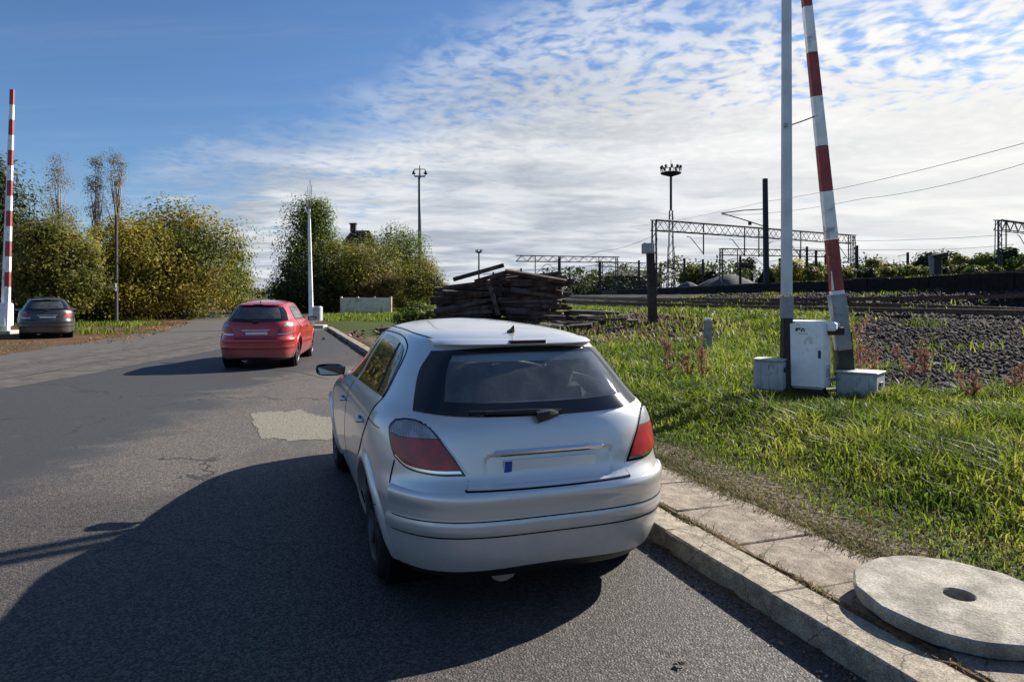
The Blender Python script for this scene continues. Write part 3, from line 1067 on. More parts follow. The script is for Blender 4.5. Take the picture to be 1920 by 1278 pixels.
def patch(name, G, surf, off, mats, parent, skirt=.012, outward=None, border=None, offmap=None, smooth=50):
    """panel laid on the body surface, proud by off, with edges folded in"""
    P = surf(G[..., 0], G[..., 1])
    N_ = normals(P)
    c = P.reshape(-1, 3).mean(0)
    ref = c - np.array([2.0, 0, .7])
    if (N_.reshape(-1, 3) @ ref).mean() < 0:
        N_ = -N_
    o = off if offmap is None else (off + offmap)[..., None]
    Q = P + N_ * o
    m_, n = Q.shape[:2]
    mb = MB()
    fs, mi = [], []
    for j in range(m_ - 1):
        for i in range(n - 1):
            fs.append((j * n + i, j * n + i + 1, (j + 1) * n + i + 1, (j + 1) * n + i))
            mi.append(1 if (border and (i < border[0] or i >= n - 1 - border[1] or j < border[2] or j >= m_ - 1 - border[3])) else 0)
    mb.quadset(Q.reshape(-1, 3), fs)
    mb.m = mi
    if skirt:
        ring = [(0, i) for i in range(n)] + [(j, n - 1) for j in range(1, m_)] + [(m_ - 1, i) for i in range(n - 2, -1, -1)] + [(j, 0) for j in range(m_ - 2, 0, -1)]
        a = [Q[r] for r in ring]
        b = [Q[r] - N_[r] * skirt for r in ring]
        K = len(ring)
        mb.quadset(a + b, [(i, (i + 1) % K, K + (i + 1) % K, K + i) for i in range(K)], 1 if border else 0)
    return mb.build(name, mats, parent, smooth=smooth)


def seam(pts, surf, n=30, r=.0035, off=.001):
    C = curve(pts, n)
    P = surf(C[:, 0], C[:, 1])
    return [tuple(p) for p in P], r


def inpoly(x, y, poly):
    poly = np.array(poly)
    c = np.zeros(np.shape(x), bool)
    j = len(poly) - 1
    for i in range(len(poly)):
        k = ((poly[i, 1] > y) != (poly[j, 1] > y)) & (x < (poly[j, 0] - poly[i, 0]) * (y - poly[i, 1]) / (poly[j, 1] - poly[i, 1] + 1e-12) + poly[i, 0])
        c ^= k
        j = i
    return c


def paint(name, base, metal, rough):
    m = bpy.data.materials.new(name)
    m.use_nodes = True
    t = NT(m.node_tree)
    bs = t.n['Principled BSDF']
    oc = t.add('ShaderNodeTexCoord').outputs['Object']
    dz = t.add('ShaderNodeSeparateXYZ', {0: oc}).outputs[2]
    dn = t.noise(oc, 5, 6, .65)
    dust = t.math('MULTIPLY', t.smooth(t.math('ADD', dz, t.math('MULTIPLY', dn, .35)), .75, .35), .45)
    fl = t.noise(oc, 900, 1, .5)
    c = t.mix(t.smooth(fl, .3, .7, 0, .25), base, tuple(min(1, b * 1.25) for b in base))
    c = t.mix(dust, c, (.20, .18, .155))
    t.set(bs, 'Base Color', c)
    t.set(bs, 'Metallic', t.math('MULTIPLY', t.math('SUBTRACT', 1.0, dust), metal))
    t.set(bs, 'Roughness', t.math('MULTIPLY_ADD', dust, .5, rough))
    t.set(bs, 'Coat Weight', .8)
    t.set(bs, 'Coat Roughness', t.smooth(dn, .3, .8, .05, .16))
    return m


def glass_mat(name, tint, refl=1.0):
    m = bpy.data.materials.new(name)
    m.use_nodes = True
    t = NT(m.node_tree)
    t.n.remove(t.n['Principled BSDF'])
    fr = t.add('ShaderNodeFresnel', {0: 1.52})
    tr = t.add('ShaderNodeBsdfTransparent', {0: tint})
    gl = t.add('ShaderNodeBsdfGlossy', {0: (.95, .97, 1), 1: .02})
    # film of dust, raised so its pale tone imitates reflected light
    oc = t.add('ShaderNodeTexCoord').outputs['Object']
    dn = t.smooth(t.noise(oc, 7, 6, .7, .5), .35, .75, .05, .11)
    df = t.add('ShaderNodeBsdfDiffuse', {0: (.62, .63, .60)})
    m1 = t.add('ShaderNodeMixShader', {0: dn, 1: tr.outputs[0], 2: df.outputs[0]})
    m2 = t.add('ShaderNodeMixShader', {0: t.math('MULTIPLY_ADD', fr.outputs[0], refl * 1.5, .03, clamp=True), 1: m1.outputs[0], 2: gl.outputs[0]})
    t.l.new(m2.outputs[0], t.n['Material Output'].inputs[0])
    return m


BLACKP = mat('black_plastic', (.012, .012, .013), .45, spec=.5)
FRIT = mat('black_glass_edge', (.006, .007, .009), .08, spec=.6)
RUBBER = mat('rubber', (.012, .012, .012), .8, spec=.3, var=.3, vscale=20)
GAP = mat('panel_gap', (.006, .006, .006), .9, spec=.1)
CHROME = mat('bright_trim', (.75, .76, .78), .18, metal=1.0)
TRIM = mat('cabin_trim', (.10, .10, .105), .8, var=.2)
TRIML = mat('pale_cabin_trim', (.42, .42, .40), .85)
SEAT = mat('seat_fabric', (.06, .062, .066), .9, var=.3, vscale=30)
ALLOY = mat('wheel_alloy', (.05, .05, .052), .45, metal=.5, dirt=(.03, .025, .02), dirt_amt=.5, dirt_scale=8)
PLATE = mat('number_plate', (.75, .75, .73), .45)
BLUE = mat('plate_blue', (.02, .06, .35), .45)
GLASS = glass_mat('window_glass', (.80, .86, .83))
GLASSD = glass_mat('side_glass', (.40, .44, .42), .7)


def lens(name, col, trans=.0, rough=.08):
    m = bpy.data.materials.new(name)
    m.use_nodes = True
    t = NT(m.node_tree)
    bs = t.n['Principled BSDF']
    oc = t.add('ShaderNodeTexCoord').outputs['Object']
    sx = t.add('ShaderNodeSeparateXYZ', {0: oc})
    rib = t.math('SINE', t.math('MULTIPLY', sx.outputs[1], 520.0))
    blot = t.noise(oc, 14, 3, .5)
    c = t.mix(t.smooth(rib, -1, 1), tuple(x * .85 for x in col), tuple(min(1, x * 1.1) for x in col))
    c = t.mix(t.smooth(blot, .45, .7, 0, .5), c, tuple(min(1, x * 2.2) for x in col))
    bpn = t.add('ShaderNodeBump', {'Strength': .10, 'Distance': .002, 'Height': rib})
    t.l.new(bpn.outputs[0], bs.inputs['Normal'])
    t.set(bs, 'Base Color', c)
    t.set(bs, 'Roughness', .35)
    t.set(bs, 'Coat Weight', .45)
    t.set(bs, 'Coat Roughness', .03)
    t.set(bs, 'Specular IOR Level', .5)
    return m


REDL = lens('red_lens', (.26, .003, .009))
CLEARL = lens('clear_lens', (.20, .21, .23))
AX_R, AX_F, WR, ZC = .80, 3.41, .315, .315


def body_mesh(paint_mat):
    zl = np.unique(np.concatenate([np.linspace(.2, .98, 40), np.linspace(.98, 1.36, 26), np.linspace(1.36, 1.4598, 34)]))
    rows = []
    ph = np.linspace(0, 1, 30) ** 1.7 * PI / 2
    q = np.sqrt(np.sin(ph))
    for z in zl:
        W_ = float(fW(z))
        ring = []
        for a in q[::-1]:
            ring.append((float(rear(-a * W_, z)), -a * W_, z))
        for a in q[1:]:
            ring.append((float(rear(a * W_, z)), a * W_, z))
        x0, x1 = float(fR(z) + Lr(z)), float(fF(z) - Lf(z))
        x1 = max(x1, x0 + 1e-3)
        for t_ in np.linspace(0, 1, 62)[1:-1]:
            ring.append((x0 + (x1 - x0) * t_, W_, z))
        for a in q[::-1]:
            ring.append((max(float(front(a * W_, z)), x1), a * W_, z))
        for a in q[1:]:
            ring.append((max(float(front(-a * W_, z)), x1), -a * W_, z))
        for t_ in np.linspace(1, 0, 62)[1:-1]:
            ring.append((x0 + (x1 - x0) * t_, -W_, z))
        rows.append(ring)
    V = np.array(rows)
    nz_, nt_ = V.shape[:2]
    idx = np.arange(nz_ * nt_).reshape(nz_, nt_)
    F = np.stack([idx[:-1], np.roll(idx, -1, 1)[:-1], np.roll(idx, -1, 1)[1:], idx[1:]], -1).reshape(-1, 4)
    V = V.reshape(-1, 3)
    C = V[F].mean(1)
    kill = np.zeros(len(F), bool)
    rearp = [(-.585, 1.065), (-.46, 1.27), (.46, 1.27), (.585, 1.065)]
    kill |= inpoly(C[:, 1], C[:, 2], rearp) & (C[:, 0] < 1.0)
    for pl in (SW_REAR_IN, SW_FRONT_IN):
        kill |= inpoly(C[:, 0], C[:, 2], pl) & (np.abs(C[:, 1]) > .45)
    wind = [(-.60, 1.05), (-.47, 1.33), (.47, 1.33), (.60, 1.05)]
    kill |= inpoly(C[:, 1], C[:, 2], wind) & (C[:, 0] > 2.4)
    for ax in (AX_R, AX_F):
        kill |= ((C[:, 0] - ax) ** 2 + (C[:, 2] - ZC) ** 2 < .372 ** 2) & (np.abs(C[:, 1]) > .5)
    me = np_mesh('body', V, F[~kill], paint_mat, smooth=True)
    return me


SW_REAR = dict(bot=[(.80, 1.04), (1.25, 1.03), (1.86, 1.02)], top=[(.97, 1.30), (1.10, 1.325), (1.45, 1.348), (1.86, 1.352)], lef=[(.80, 1.04), (.83, 1.14), (.88, 1.24), (.97, 1.30)], rig=[(1.86, 1.02), (1.86, 1.352)])
SW_FRONT = dict(bot=[(1.96, 1.02), (2.4, 1.01), (2.98, 1.00)], top=[(1.96, 1.352), (2.15, 1.345), (2.38, 1.315)], lef=[(1.96, 1.02), (1.96, 1.352)], rig=[(2.98, 1.00), (2.72, 1.14), (2.38, 1.315)])
SW_REAR_IN = [(.86, 1.065), (1.83, 1.05), (1.83, 1.325), (1.45, 1.32), (1.02, 1.27), (.90, 1.2)]
SW_FRONT_IN = [(1.99, 1.05), (2.86, 1.03), (2.66, 1.13), (2.36, 1.285), (2.0, 1.325)]


def make_car(name, label, paint_mat, loc, yaw, group=None, scale=(1, 1, 1), plate=True, lens_red=None):
    root = empty(name, loc, yaw + PI / 2)
    root.scale = scale
    tag(root, label, 'car', group)
    red = lens_red or REDL
    body = link('body', body_mesh(paint_mat), root)
    gaps = MB()

    def g(pts, surf, r=.0046, n=30):
        P, rr = seam(pts, surf, n, r)
        gaps.tube(P, rr, 5)
    # --- rear
    us = np.concatenate([[0, .035, .07, .10], np.linspace(.10, .90, 21)[1:-1], [.90, .93, .965, 1]])
    vs_ = np.concatenate([[0, .05, .10], np.linspace(.10, .90, 11)[1:-1], [.90, .95, 1]])
    G = coons([(.672, 1.02), (.42, 1.006), (0, .998), (-.42, 1.006), (-.672, 1.02)], [(.515, 1.315), (.3, 1.335), (0, 1.342), (-.3, 1.335), (-.515, 1.315)],
              [(.672, 1.02), (.60, 1.20), (.515, 1.315)], [(-.672, 1.02), (-.60, 1.20), (-.515, 1.315)], 0, 0, us, vs_)
    win = patch('rear_window', G, S_rear, .006, [GLASS, FRIT], root, skirt=.012, border=(3, 3, 3, 2))
    # tailgate outer panel
    G = coons([(.47, .66), (0, .655), (-.47, .66)], [(.70, 1.0), (.42, .985), (0, .977), (-.42, .985), (-.70, 1.0)],
              [(.47, .66), (.452, .72), (.535, .85), (.61, .95), (.70, 1.0)], [(-.47, .66), (-.452, .72), (-.535, .85), (-.61, .95), (-.70, 1.0)], 41, 21)
    off = np.zeros(G.shape[:2])
    # pressed recess for the number plate
    ry, rz = G[..., 0], G[..., 1]
    off -= .022 * sm((.36 - np.abs(ry)) / .05) * sm((rz - .672) / .02) * sm((.815 - rz) / .03)
    tg = patch('tailgate', G, S_rear, .004, paint_mat, root, offmap=off, skirt=.02)
    hx = float(rear(0, .83))
    mbh = MB().box((hx - .012, 0, .826), (.03, .62, .030), bev=.01)
    mbh.build('tailgate_handle', CHROME, tg)
    g([(.655, .980), (.605, .95), (.528, .85), (.444, .72), (.465, .652)], S_rear)
    g([(-.655, .980), (-.605, .95), (-.528, .85), (-.444, .72), (-.465, .652)], S_rear)
    g([(.465, .652), (0, .647), (-.465, .652)], S_rear, .006)
    if plate:
        px_c = float(rear(0, .735)) + .004
        R = Matrix.Rotation(math.radians(-12), 3, 'Y')
        pl = MB().box((px_c, 0, .735), (.006, .52, .114), R, bev=.002).build('number_plate', PLATE, root)
        MB().box((px_c - .0038, .238, .735), (.002, .04, .108), R).build('plate_band', BLUE, pl)
    # bumper
    ytop = [(.80, .60), (.66, .662), (.47, .640), (0, .636), (-.47, .640), (-.66, .662), (-.80, .60)]
    G = coons([(.74, .235), (.45, .25), (0, .262), (-.45, .25), (-.74, .235)], [(.795, .655), (.62, .64), (.3, .632), (0, .63), (-.3, .632), (-.62, .64), (-.795, .655)],
              [(.74, .235), (.805, .42), (.795, .655)], [(-.74, .235), (-.805, .42), (-.795, .655)], 61, 29)
    off = .010 + .008 * sm((G[..., 1] - .435) / .012) * sm((.505 - G[..., 1]) / .012)
    off = off + .014 * sm((G[..., 1] - .56) / .07) * sm((.66 - G[..., 1]) / .03)
    bump = patch('bumper', G, S_rear, .0, paint_mat, root, offmap=off, skirt=.03)
    for z0, k_ in ((.508, 1), (.428, 1)):
        C_ = np.linspace(-.79, .79, 60)
        P_ = S_rear(C_, np.full(60, z0))
        P_[:, 0] -= .0115
        P_[:, 1] *= 1.006
        MB().tube([tuple(p) for p in P_], .0036, 5).build('bumper_groove', GAP, bump)
    # dark underside
    G = coons([(.70, .19), (0, .20), (-.70, .19)], [(.73, .232), (.45, .248), (0, .26), (-.45, .248), (-.73, .232)], [(.70, .19), (.73, .232)], [(-.70, .19), (-.73, .232)], 31, 4)
    patch('valance', G, S_rear, .002, BLACKP, root)
    MB().tube([(.10, .25, .24), (.55, .25, .26)], .085, 14).build('muffler', mat('muffler_steel', (.22, .20, .18), .5, metal=.7, var=.4), root, smooth=40)
    MB().tube([(.035, -.42, .44), (.03, -.42, .44)], .012, 10).build('parking_sensor', CHROME, root)
    # tail lights
    for sg, nm in ((1, 'tail_light'), (-1, 'tail_light')):
        inn = [(.455, .722), (.535, .855), (.61, .955), (.665, .985)]
        out_ = [(.775, .79), (.788, .85), (.786, .93), (.755, .972)]
        tl = empty(nm, parent=root)

        def Y(p):
            return [(sg * a, b) for a, b in p]
        full = coons(Y([(.455, .722), (.60, .722), (.72, .742), (.775, .79)]), Y([(.665, .985), (.71, .985), (.755, .972)]), Y(inn), Y(out_), 25, 17)
        patch('lamp_surround', full, S_rear, .003, FRIT, tl, skirt=.01)
        # lenses inset from the surround
        ctr = full[8, 12]
        small = ctr + (full - ctr) * .915
        zc_ = .868
        lo = np.array([[None]])
        Bt, Tt = [], []

        def band(v0, v1):
            n_ = 18
            u_ = np.linspace(0, 1, 25)
            rows_ = []
            for v_ in np.linspace(v0, v1, n_):
                f_ = v_ * 16
                i0 = min(int(f_), 15)
                rows_.append(small[i0] * (1 - (f_ - i0)) + small[i0 + 1] * (f_ - i0))
            return np.array(rows_)
        patch('red_lens', band(.06, .62), S_rear, .009, red, tl, skirt=.008)
        patch('clear_lens', band(.635, 1.0), S_rear, .009, CLEARL, tl, skirt=.008)
        patch('trim_strip', band(0.0, .05), S_rear, .009, CHROME, tl, skirt=.008)
        # bumper / wing joint behind the lamp
        g(Y([(.775, .772), (.79, .70), (.80, .655)]), S_rear)
    # spoiler lip, brake lamp, aerial, wiper
    C_ = np.linspace(-.50, .50, 31)
    P_ = S_rear(C_, np.full(31, 1.352))
    mbs = MB()
    prof = [(.015, -.004), (-.050, .004), (-.055, .012), (-.012, .026), (.10, .036), (.10, .010)]
    vs2, fs2 = [], []
    for p in P_:
        for a, b in prof:
            vs2.append((p[0] + a, p[1], p[2] + b - .12 * (p[1] ** 4)))
    K = len(prof)
    for i in range(30):
        for j in range(K):
            fs2.append((i * K + j, i * K + (j + 1) % K, (i + 1) * K + (j + 1) % K, (i + 1) * K + j))
    fs2 += [tuple(range(K)), tuple(range(30 * K, 31 * K))]
    mbs.quadset(vs2, fs2)
    sp = mbs.build('spoiler', paint_mat, root, smooth=45)
    xs_ = float(rear(0, 1.352))
    MB().box((xs_ - .028, 0, 1.372), (.05, .22, .020), bev=.005).build('brake_lamp', mat('dark_red_lens', (.035, .004, .006), .15), sp)
    mba = MB()
    mba.tube([(.70, 0, 1.407), (.68, 0, 1.425), (.655, 0, 1.455)], [.030, .016, .004], 8)
    mba.build('aerial', BLACKP, root, smooth=True)
    wz = lambda y, dz, o: (float(rear(y, 1.0 + dz)) - o, y, 1.0 + dz)
    mbw = MB()
    mbw.tube([wz(.06, -.005, .02), wz(0, .008, .035), wz(-.06, .012, .03)], [.035, .03, .014], 8)
    mbw.tube([wz(.34, .028, .03), wz(.1, .026, .032), wz(-.08, .016, .032)], [.010, .014, .016], 6)
    mbw.tube([wz(.42, .030, .018), wz(.1, .020, .020), wz(-.05, .018, .02)], .010, 6)
    mbw.build('wiper', BLACKP, root, smooth=40)
    # --- sides
    for sg in (1, -1):
        sf = S_side(sg)
        G = coons(**{k_: v_ for k_, v_ in SW_REAR.items()}, n=0, m_=0, us=np.concatenate([[0, .03], np.linspace(.03, .97, 14)[1:-1], [.97, 1]]), vs_=np.concatenate([[0, .07], np.linspace(.07, .93, 8)[1:-1], [.93, 1]]))
        dr = empty('rear_door', parent=root)
        patch('window', G, sf, .004, [GLASSD, FRIT], dr, border=(1, 1, 1, 1))
        Gd = coons([(1.12, .33), (1.5, .33), (1.93, .33)], [(.80, 1.015), (1.3, 1.005), (1.93, .995)], [(1.12, .33), (1.19, .55), (.97, .77), (.84, .89), (.80, 1.015)], [(1.93, .33), (1.96, .66), (1.93, .995)], 21, 17)
        patch('panel', Gd, sf, .003, paint_mat, dr)
        MB().tube([(1.15, sg * (side(1.15, .87) + .006), .872), (1.12, sg * (side(1.1, .87) + .03), .872), (.99, sg * (side(1.0, .87) + .032), .876), (.96, sg * (side(.96, .87) + .006), .876)], [.012, .015, .015, .010], 8).build('handle', paint_mat, dr, smooth=True)
        MB().tube([tuple(p) for p in sf(*curve([(1.00, 1.045), (1.17, 1.325)], 8).T)], .011, 6).build('window_divider', BLACKP, dr)
        G = coons(**{k_: v_ for k_, v_ in SW_FRONT.items()}, n=0, m_=0, us=np.concatenate([[0, .03], np.linspace(.03, .97, 14)[1:-1], [.97, 1]]), vs_=np.concatenate([[0, .07], np.linspace(.07, .93, 8)[1:-1], [.93, 1]]))
        df_ = empty('front_door', parent=root)
        patch('window', G, sf, .004, [GLASSD, FRIT], df_, border=(1, 1, 1, 1))
        Gd = coons([(1.95, .33), (2.5, .33), (2.98, .33)], [(1.95, .995), (2.4, .985), (3.02, .975)], [(1.95, .33), (1.98, .66), (1.95, .995)], [(2.98, .33), (3.02, .66), (3.02, .975)], 21, 17)
        patch('panel', Gd, sf, .003, paint_mat, df_)
        MB().tube([(2.20, sg * (side(2.2, .85) + .006), .852), (2.17, sg * (side(2.2, .85) + .032), .852), (2.04, sg * (side(2.0, .85) + .032), .856), (2.01, sg * (side(2.0, .85) + .006), .856)], [.012, .015, .015, .010], 8).build('handle', paint_mat, df_, smooth=True)
        g([(.78, 1.06), (.79, .99), (.83, .89), (.96, .77), (1.18, .55), (1.11, .33)], sf)
        g([(1.94, 1.0), (1.97, .66), (1.94, .33)], sf)
        g([(3.03, .975), (3.03, .66), (2.99, .33)], sf)
        # the frame line over the doors and the roof joint
        g([(.78, 1.06), (.81, 1.16), (.86, 1.26), (.96, 1.325), (1.2, 1.362), (1.6, 1.372), (2.05, 1.365), (2.38, 1.34), (2.75, 1.16)], sf, .0045, 60)
        g([(.66, 1.372), (.9, 1.388), (1.4, 1.398), (1.9, 1.400), (2.25, 1.395)], sf, .004, 40)
        g([(2.9, .905), (1.9, .915), (1.0, .925), (.55, .905)], sf, .0025, 40)
        # pillar between the panes and C-pillar trim line
        Gp = coons([(1.865, 1.02), (1.955, 1.02)], [(1.865, 1.352), (1.955, 1.352)], [(1.865, 1.02), (1.865, 1.352)], [(1.955, 1.02), (1.955, 1.352)], 4, 10)
        patch('pillar', Gp, sf, .0025, paint_mat, root)
        # wheel arch lips
        for ax in (AX_R, AX_F):
            th = np.linspace(math.radians(-12), math.radians(192), 49)
            rr_ = np.linspace(.352, .425, 6)
            A, Rr = np.meshgrid(th, rr_)
            G = np.stack([ax + Rr * np.cos(A), np.clip(ZC + Rr * np.sin(A), .19, 1.4)], -1)
            prof_ = np.array([.014, .018, .018, .016, .010, .002])[:, None] + 0 * A
            lip = patch('arch_lip', G, sf, 0.0, paint_mat, root, offmap=prof_, skirt=.05)
            mbw = MB()
            mbw.lathe([(.36, -.16), (.36, .16), (.02, .16)], 40, Matrix.Rotation(-sg * PI / 2, 3, 'X'), (ax, sg * .62, ZC))
            mbw.build('wheel_well', GAP, root)
            if ax == AX_R:
                C_ = curve([(ax - .345, .645), (ax - .44, .66)], 6)
                # lip joint to the bumper
                gaps.tube([tuple(p + np.array([0, sg * .017, 0])) for p in sf(np.array([ax - .30, ax - .345]), np.array([.50, .515]))], .003, 5)
            # wheel
            wh = empty('wheel', (ax, sg * .725, ZC), rx=-sg * PI / 2, parent=root)
            MB().lathe([(.205, -.10), (.27, -.108), (.298, -.098), (.312, -.075), (.316, 0), (.312, .075), (.298, .098), (.27, .108), (.215, .10)], 48).build('tyre', RUBBER, wh, smooth=True)
            mr = MB().lathe([(.215, -.10), (.20, -.09), (.19, .0), (.195, .07), (.212, .098), (.218, .102), (.222, .098)], 48)
            mr.lathe([(.05, .085), (.0, .088)], 16)
            mr.lathe([(.06, .05), (.055, .085), (.05, .088)], 16)
            for k_ in range(7):
                a_ = 2 * PI * k_ / 7
                mr.beam((.04 * math.cos(a_), .04 * math.sin(a_), .075), (.20 * math.cos(a_), .20 * math.sin(a_), .082), .052, .022, .036, .018, up=(0, 0, 1))
            mr.build('rim', ALLOY, wh, smooth=35)
            MB().lathe([(.0, .0), (.15, .0), (.15, .015), (0, .015)], 24).build('brake_disc', RUST, wh)
        # mirror
        mr = MB()
        mr.quadset([], [])
        cx, cy, cz = 2.78, .925, 1.005
        vs2, fs2 = [], []
        rows_ = []
        for (dx, sc_) in ((-.045, .90), (-.05, .97), (-.02, 1.0), (.03, .93), (.065, .65), (.078, .2)):
            for k_ in range(20):
                a_ = 2 * PI * k_ / 20
                ca_, sa_ = math.cos(a_), math.sin(a_)
                vs2.append((cx + dx + .03 * ca_, sg * (cy + .115 * sc_ * math.copysign(abs(ca_) ** .55, ca_)), cz + .052 * sc_ * math.copysign(abs(sa_) ** .6, sa_)))
        for i in range(5):
            for k_ in range(20):
                fs2.append((i * 20 + k_, i * 20 + (k_ + 1) % 20, (i + 1) * 20 + (k_ + 1) % 20, (i + 1) * 20 + k_))
        fs2.append(tuple(range(100, 120)))
        mr.quadset(vs2, fs2)
        mr.tube([(cx, sg * .80, .99), (cx, sg * .86, 1.0)], [.04, .03], 8)
        mo = mr.build('wing_mirror', BLACKP, root, smooth=40)
        gm = MB()
        ring_ = [(cx - .046 + .028 * math.cos(2 * PI * k_ / 20), sg * (cy + .102 * math.copysign(abs(math.cos(2 * PI * k_ / 20)) ** .55, math.cos(2 * PI * k_ / 20))), cz + .044 * math.copysign(abs(math.sin(2 * PI * k_ / 20)) ** .6, math.sin(2 * PI * k_ / 20))) for k_ in range(20)]
        gm.quadset(ring_, [tuple(range(20))])
        gm.build('mirror_glass', mat('mirror_glass', (.16, .19, .21), .05, metal=1.0), mo)
    # --- front
    G = coons([(.66, 1.03), (0, 1.0), (-.66, 1.03)], [(.52, 1.345), (0, 1.372), (-.52, 1.345)], [(.66, 1.03), (.60, 1.2), (.52, 1.345)], [(-.66, 1.03), (-.60, 1.2), (-.52, 1.345)], 0, 0, np.concatenate([[0, .05], np.linspace(.05, .95, 15)[1:-1], [.95, 1]]), np.concatenate([[0, .06], np.linspace(.06, .93, 10)[1:-1], [.93, 1]]))
    patch('windscreen', G, S_front, .004, [GLASS, FRIT], root, border=(1, 1, 1, 1))
    G = coons([(.30, .45), (0, .45), (-.30, .45)], [(.34, .62), (0, .63), (-.34, .62)], [(.30, .45), (.34, .62)], [(-.30, .45), (-.34, .62)], 15, 7)
    patch('grille', G, S_front, .006, BLACKP, root)
    for sg in (1, -1):
        G = coons([(sg * .42, .60), (sg * .74, .64)], [(sg * .48, .72), (sg * .78, .78)], [(sg * .42, .60), (sg * .48, .72)], [(sg * .74, .64), (sg * .78, .78)], 9, 6)
        patch('headlight', G, S_front, .006, CLEARL, root)
    gaps.build('panel_gap', GAP, root)
    # --- cabin
    fl = MB()
    fl.box((2.1, 0, .30), (3.6, 1.36, .16))
    fl.build('floor_pan', GAP, root)
    cab = empty('cabin', parent=root)
    MB().box((.62, 0, .92), (.62, 1.24, .03), bev=.01).build('parcel_shelf', TRIM, cab)
    sb = MB()
    R = Matrix.Rotation(math.radians(-20), 3, 'Y')
    sb.box((1.05, 0, .78), (.16, 1.24, .56), R, bev=.05)
    sb.box((1.40, 0, .52), (.55, 1.24, .18), bev=.05)
    sb.build('rear_bench', SEAT, cab)
    for y in (-.38, .0, .38):
        h_ = MB()
        h_.box((.93, y, 1.10), (.10, .26, .16), R, bev=.04)
        h_.build('headrest', SEAT, cab)
    for y in (-.36, .36):
        s_ = MB()
        s_.box((2.02, y, .80), (.15, .48, .62), R, bev=.06)
        s_.box((2.32, y, .50), (.52, .50, .16), bev=.05)
        s_.box((1.88, y, 1.19), (.10, .27, .18), R, bev=.05)
        s_.build('front_seat', SEAT, cab)
    MB().box((2.98, 0, .88), (.40, 1.30, .26), bev=.06).build('dashboard', TRIM, cab)
    R2 = Matrix.Rotation(math.radians(65), 3, 'Y')
    MB().tube([Vector((2.66, .36, .92)) + R2 @ Vector((.18 * math.cos(a), .18 * math.sin(a), 0)) for a in np.linspace(0, 2 * PI, 25)], .016, 8).build('steering_wheel', BLACKP, cab, smooth=True)
    for sg in (1, -1):
        MB().tube([(.40, sg * .60, 1.02), (.62, sg * .52, 1.20), (.80, sg * .46, 1.31)], .035, 8).build('pillar_trim', TRIML, cab, smooth=True)
    MB().box((1.45, 0, 1.375), (1.5, .92, .02), bev=.008).build('headliner', TRIML, cab)
    return root


SILVER = paint('silver_metallic_paint', (.62, .61, .595), .60, .33)
REDP = paint('red_paint', (.38, .022, .025), .15, .32)
GREYP = paint('dark_grey_paint', (.055, .052, .048), .5, .35)
CAR_YAW = .335
make_car('silver_hatchback', 'silver hatchback parked by the kerb, nearest car, seen from behind', SILVER, (.225, 3.53, 0), CAR_YAW)
make_car('red_car', 'red car standing on the road ahead of the silver car', REDP, (-5.65, 15.0, 0), .16, scale=(.97, .97, 1.04))
make_car('dark_car', 'dark grey car parked far left under the trees beside the barrier', GREYP, (-16.9, 24.8, .03), .60, scale=(1.02, 1.0, 1.05))

# ================================================================ level crossing barriers
WHITEP = mat('barrier_white', (.78, .78, .76), .5, var=.12, vscale=4, dirt=(.30, .27, .23), dirt_amt=.25, dirt_scale=5)
REDPAINT = mat('barrier_red', (.27, .045, .045), .55, var=.25, vscale=5, dirt=(.30, .15, .13), dirt_amt=.15, dirt_scale=6)
GREYM = mat('galvanised_grey', (.30, .31, .32), .55, metal=.3, var=.2, vscale=6)
GREYS = mat('pole_grey', (.62, .63, .64), .5, var=.12, vscale=3)
DARKM = mat('dark_post_paint', (.022, .021, .020), .6, var=.4, vscale=6)
CABW = mat('cabinet_white', (.80, .81, .82), .45, var=.10, vscale=3, dirt=(.36, .35, .32), dirt_amt=.25, dirt_scale=4)
CABG = mat('counterweight_grey', (.38, .40, .41), .6, var=.2, vscale=4, dirt=(.15, .14, .12), dirt_amt=.3, dirt_scale=6)
CONCB = mat('concrete_block', (.38, .36, .32), .95, var=.25, vscale=5, bump=.4, bscale=40)
PRINT = mat('dark_print', (.03, .03, .035), .5)


def lerp(a, b, t_):
    return Vector(a).lerp(Vector(b), t_)


def banded(parent, p0, p1, w0, w1, h0, h1, cuts, cols, up=(0, 1, 0)):
    """tapered boom cut into painted bands; cuts are fractions of its length"""
    for a, b, c in zip(cuts[:-1], cuts[1:], cols):
        gapf = .0004
        mb = MB()
        mb.beam(lerp(p0, p1, a + gapf), lerp(p0, p1, b - gapf), w0 + (w1 - w0) * a, h0 + (h1 - h0) * a, w0 + (w1 - w0) * b, h0 + (h1 - h0) * b, up=up)
        mb.build('red_band' if c == 'r' else ('white_band' if c == 'w' else 'grey_band'), {'r': REDPAINT, 'w': WHITEP, 'g': GREYS}[c], parent)


# --- the near barrier right of the silver car
Y0 = 10.0
zg0 = float(T(4.4, 10.0))
bar = empty('level_crossing_barrier', (4.35, Y0, zg0))
tag(bar, 'raised red and white barrier boom with white cabinet in grass right of silver car', 'barrier')
O = Vector((4.35, Y0, zg0))
V3 = Vector


def L(u, v, Y):
    return px(u, v, Y) - O


pl, pr = L(1475, 640, 9.95), L(1580, 660, 10.05)
apex = px(1493, -330, 10.0) - O
# left leg: grey, seen edge on
a0, a1 = L(1475, 552, 9.95), L(1474.5, -300, 9.97)
mb = MB()
mb.beam(a0, a1, .135, .10, .10, .08)
mb.build('grey_boom', GREYS, bar)
MB().beam(L(1475, 556, 9.95) + V3((0, 0, 0)), L(1475, 596, 9.95), .15, .13).build('boom_joint', GREYM, bar)
MB().beam(L(1475, 596, 9.95), L(1472, 760, 9.95), .13, .13, .12, .16).build('support_post', DARKM, bar)
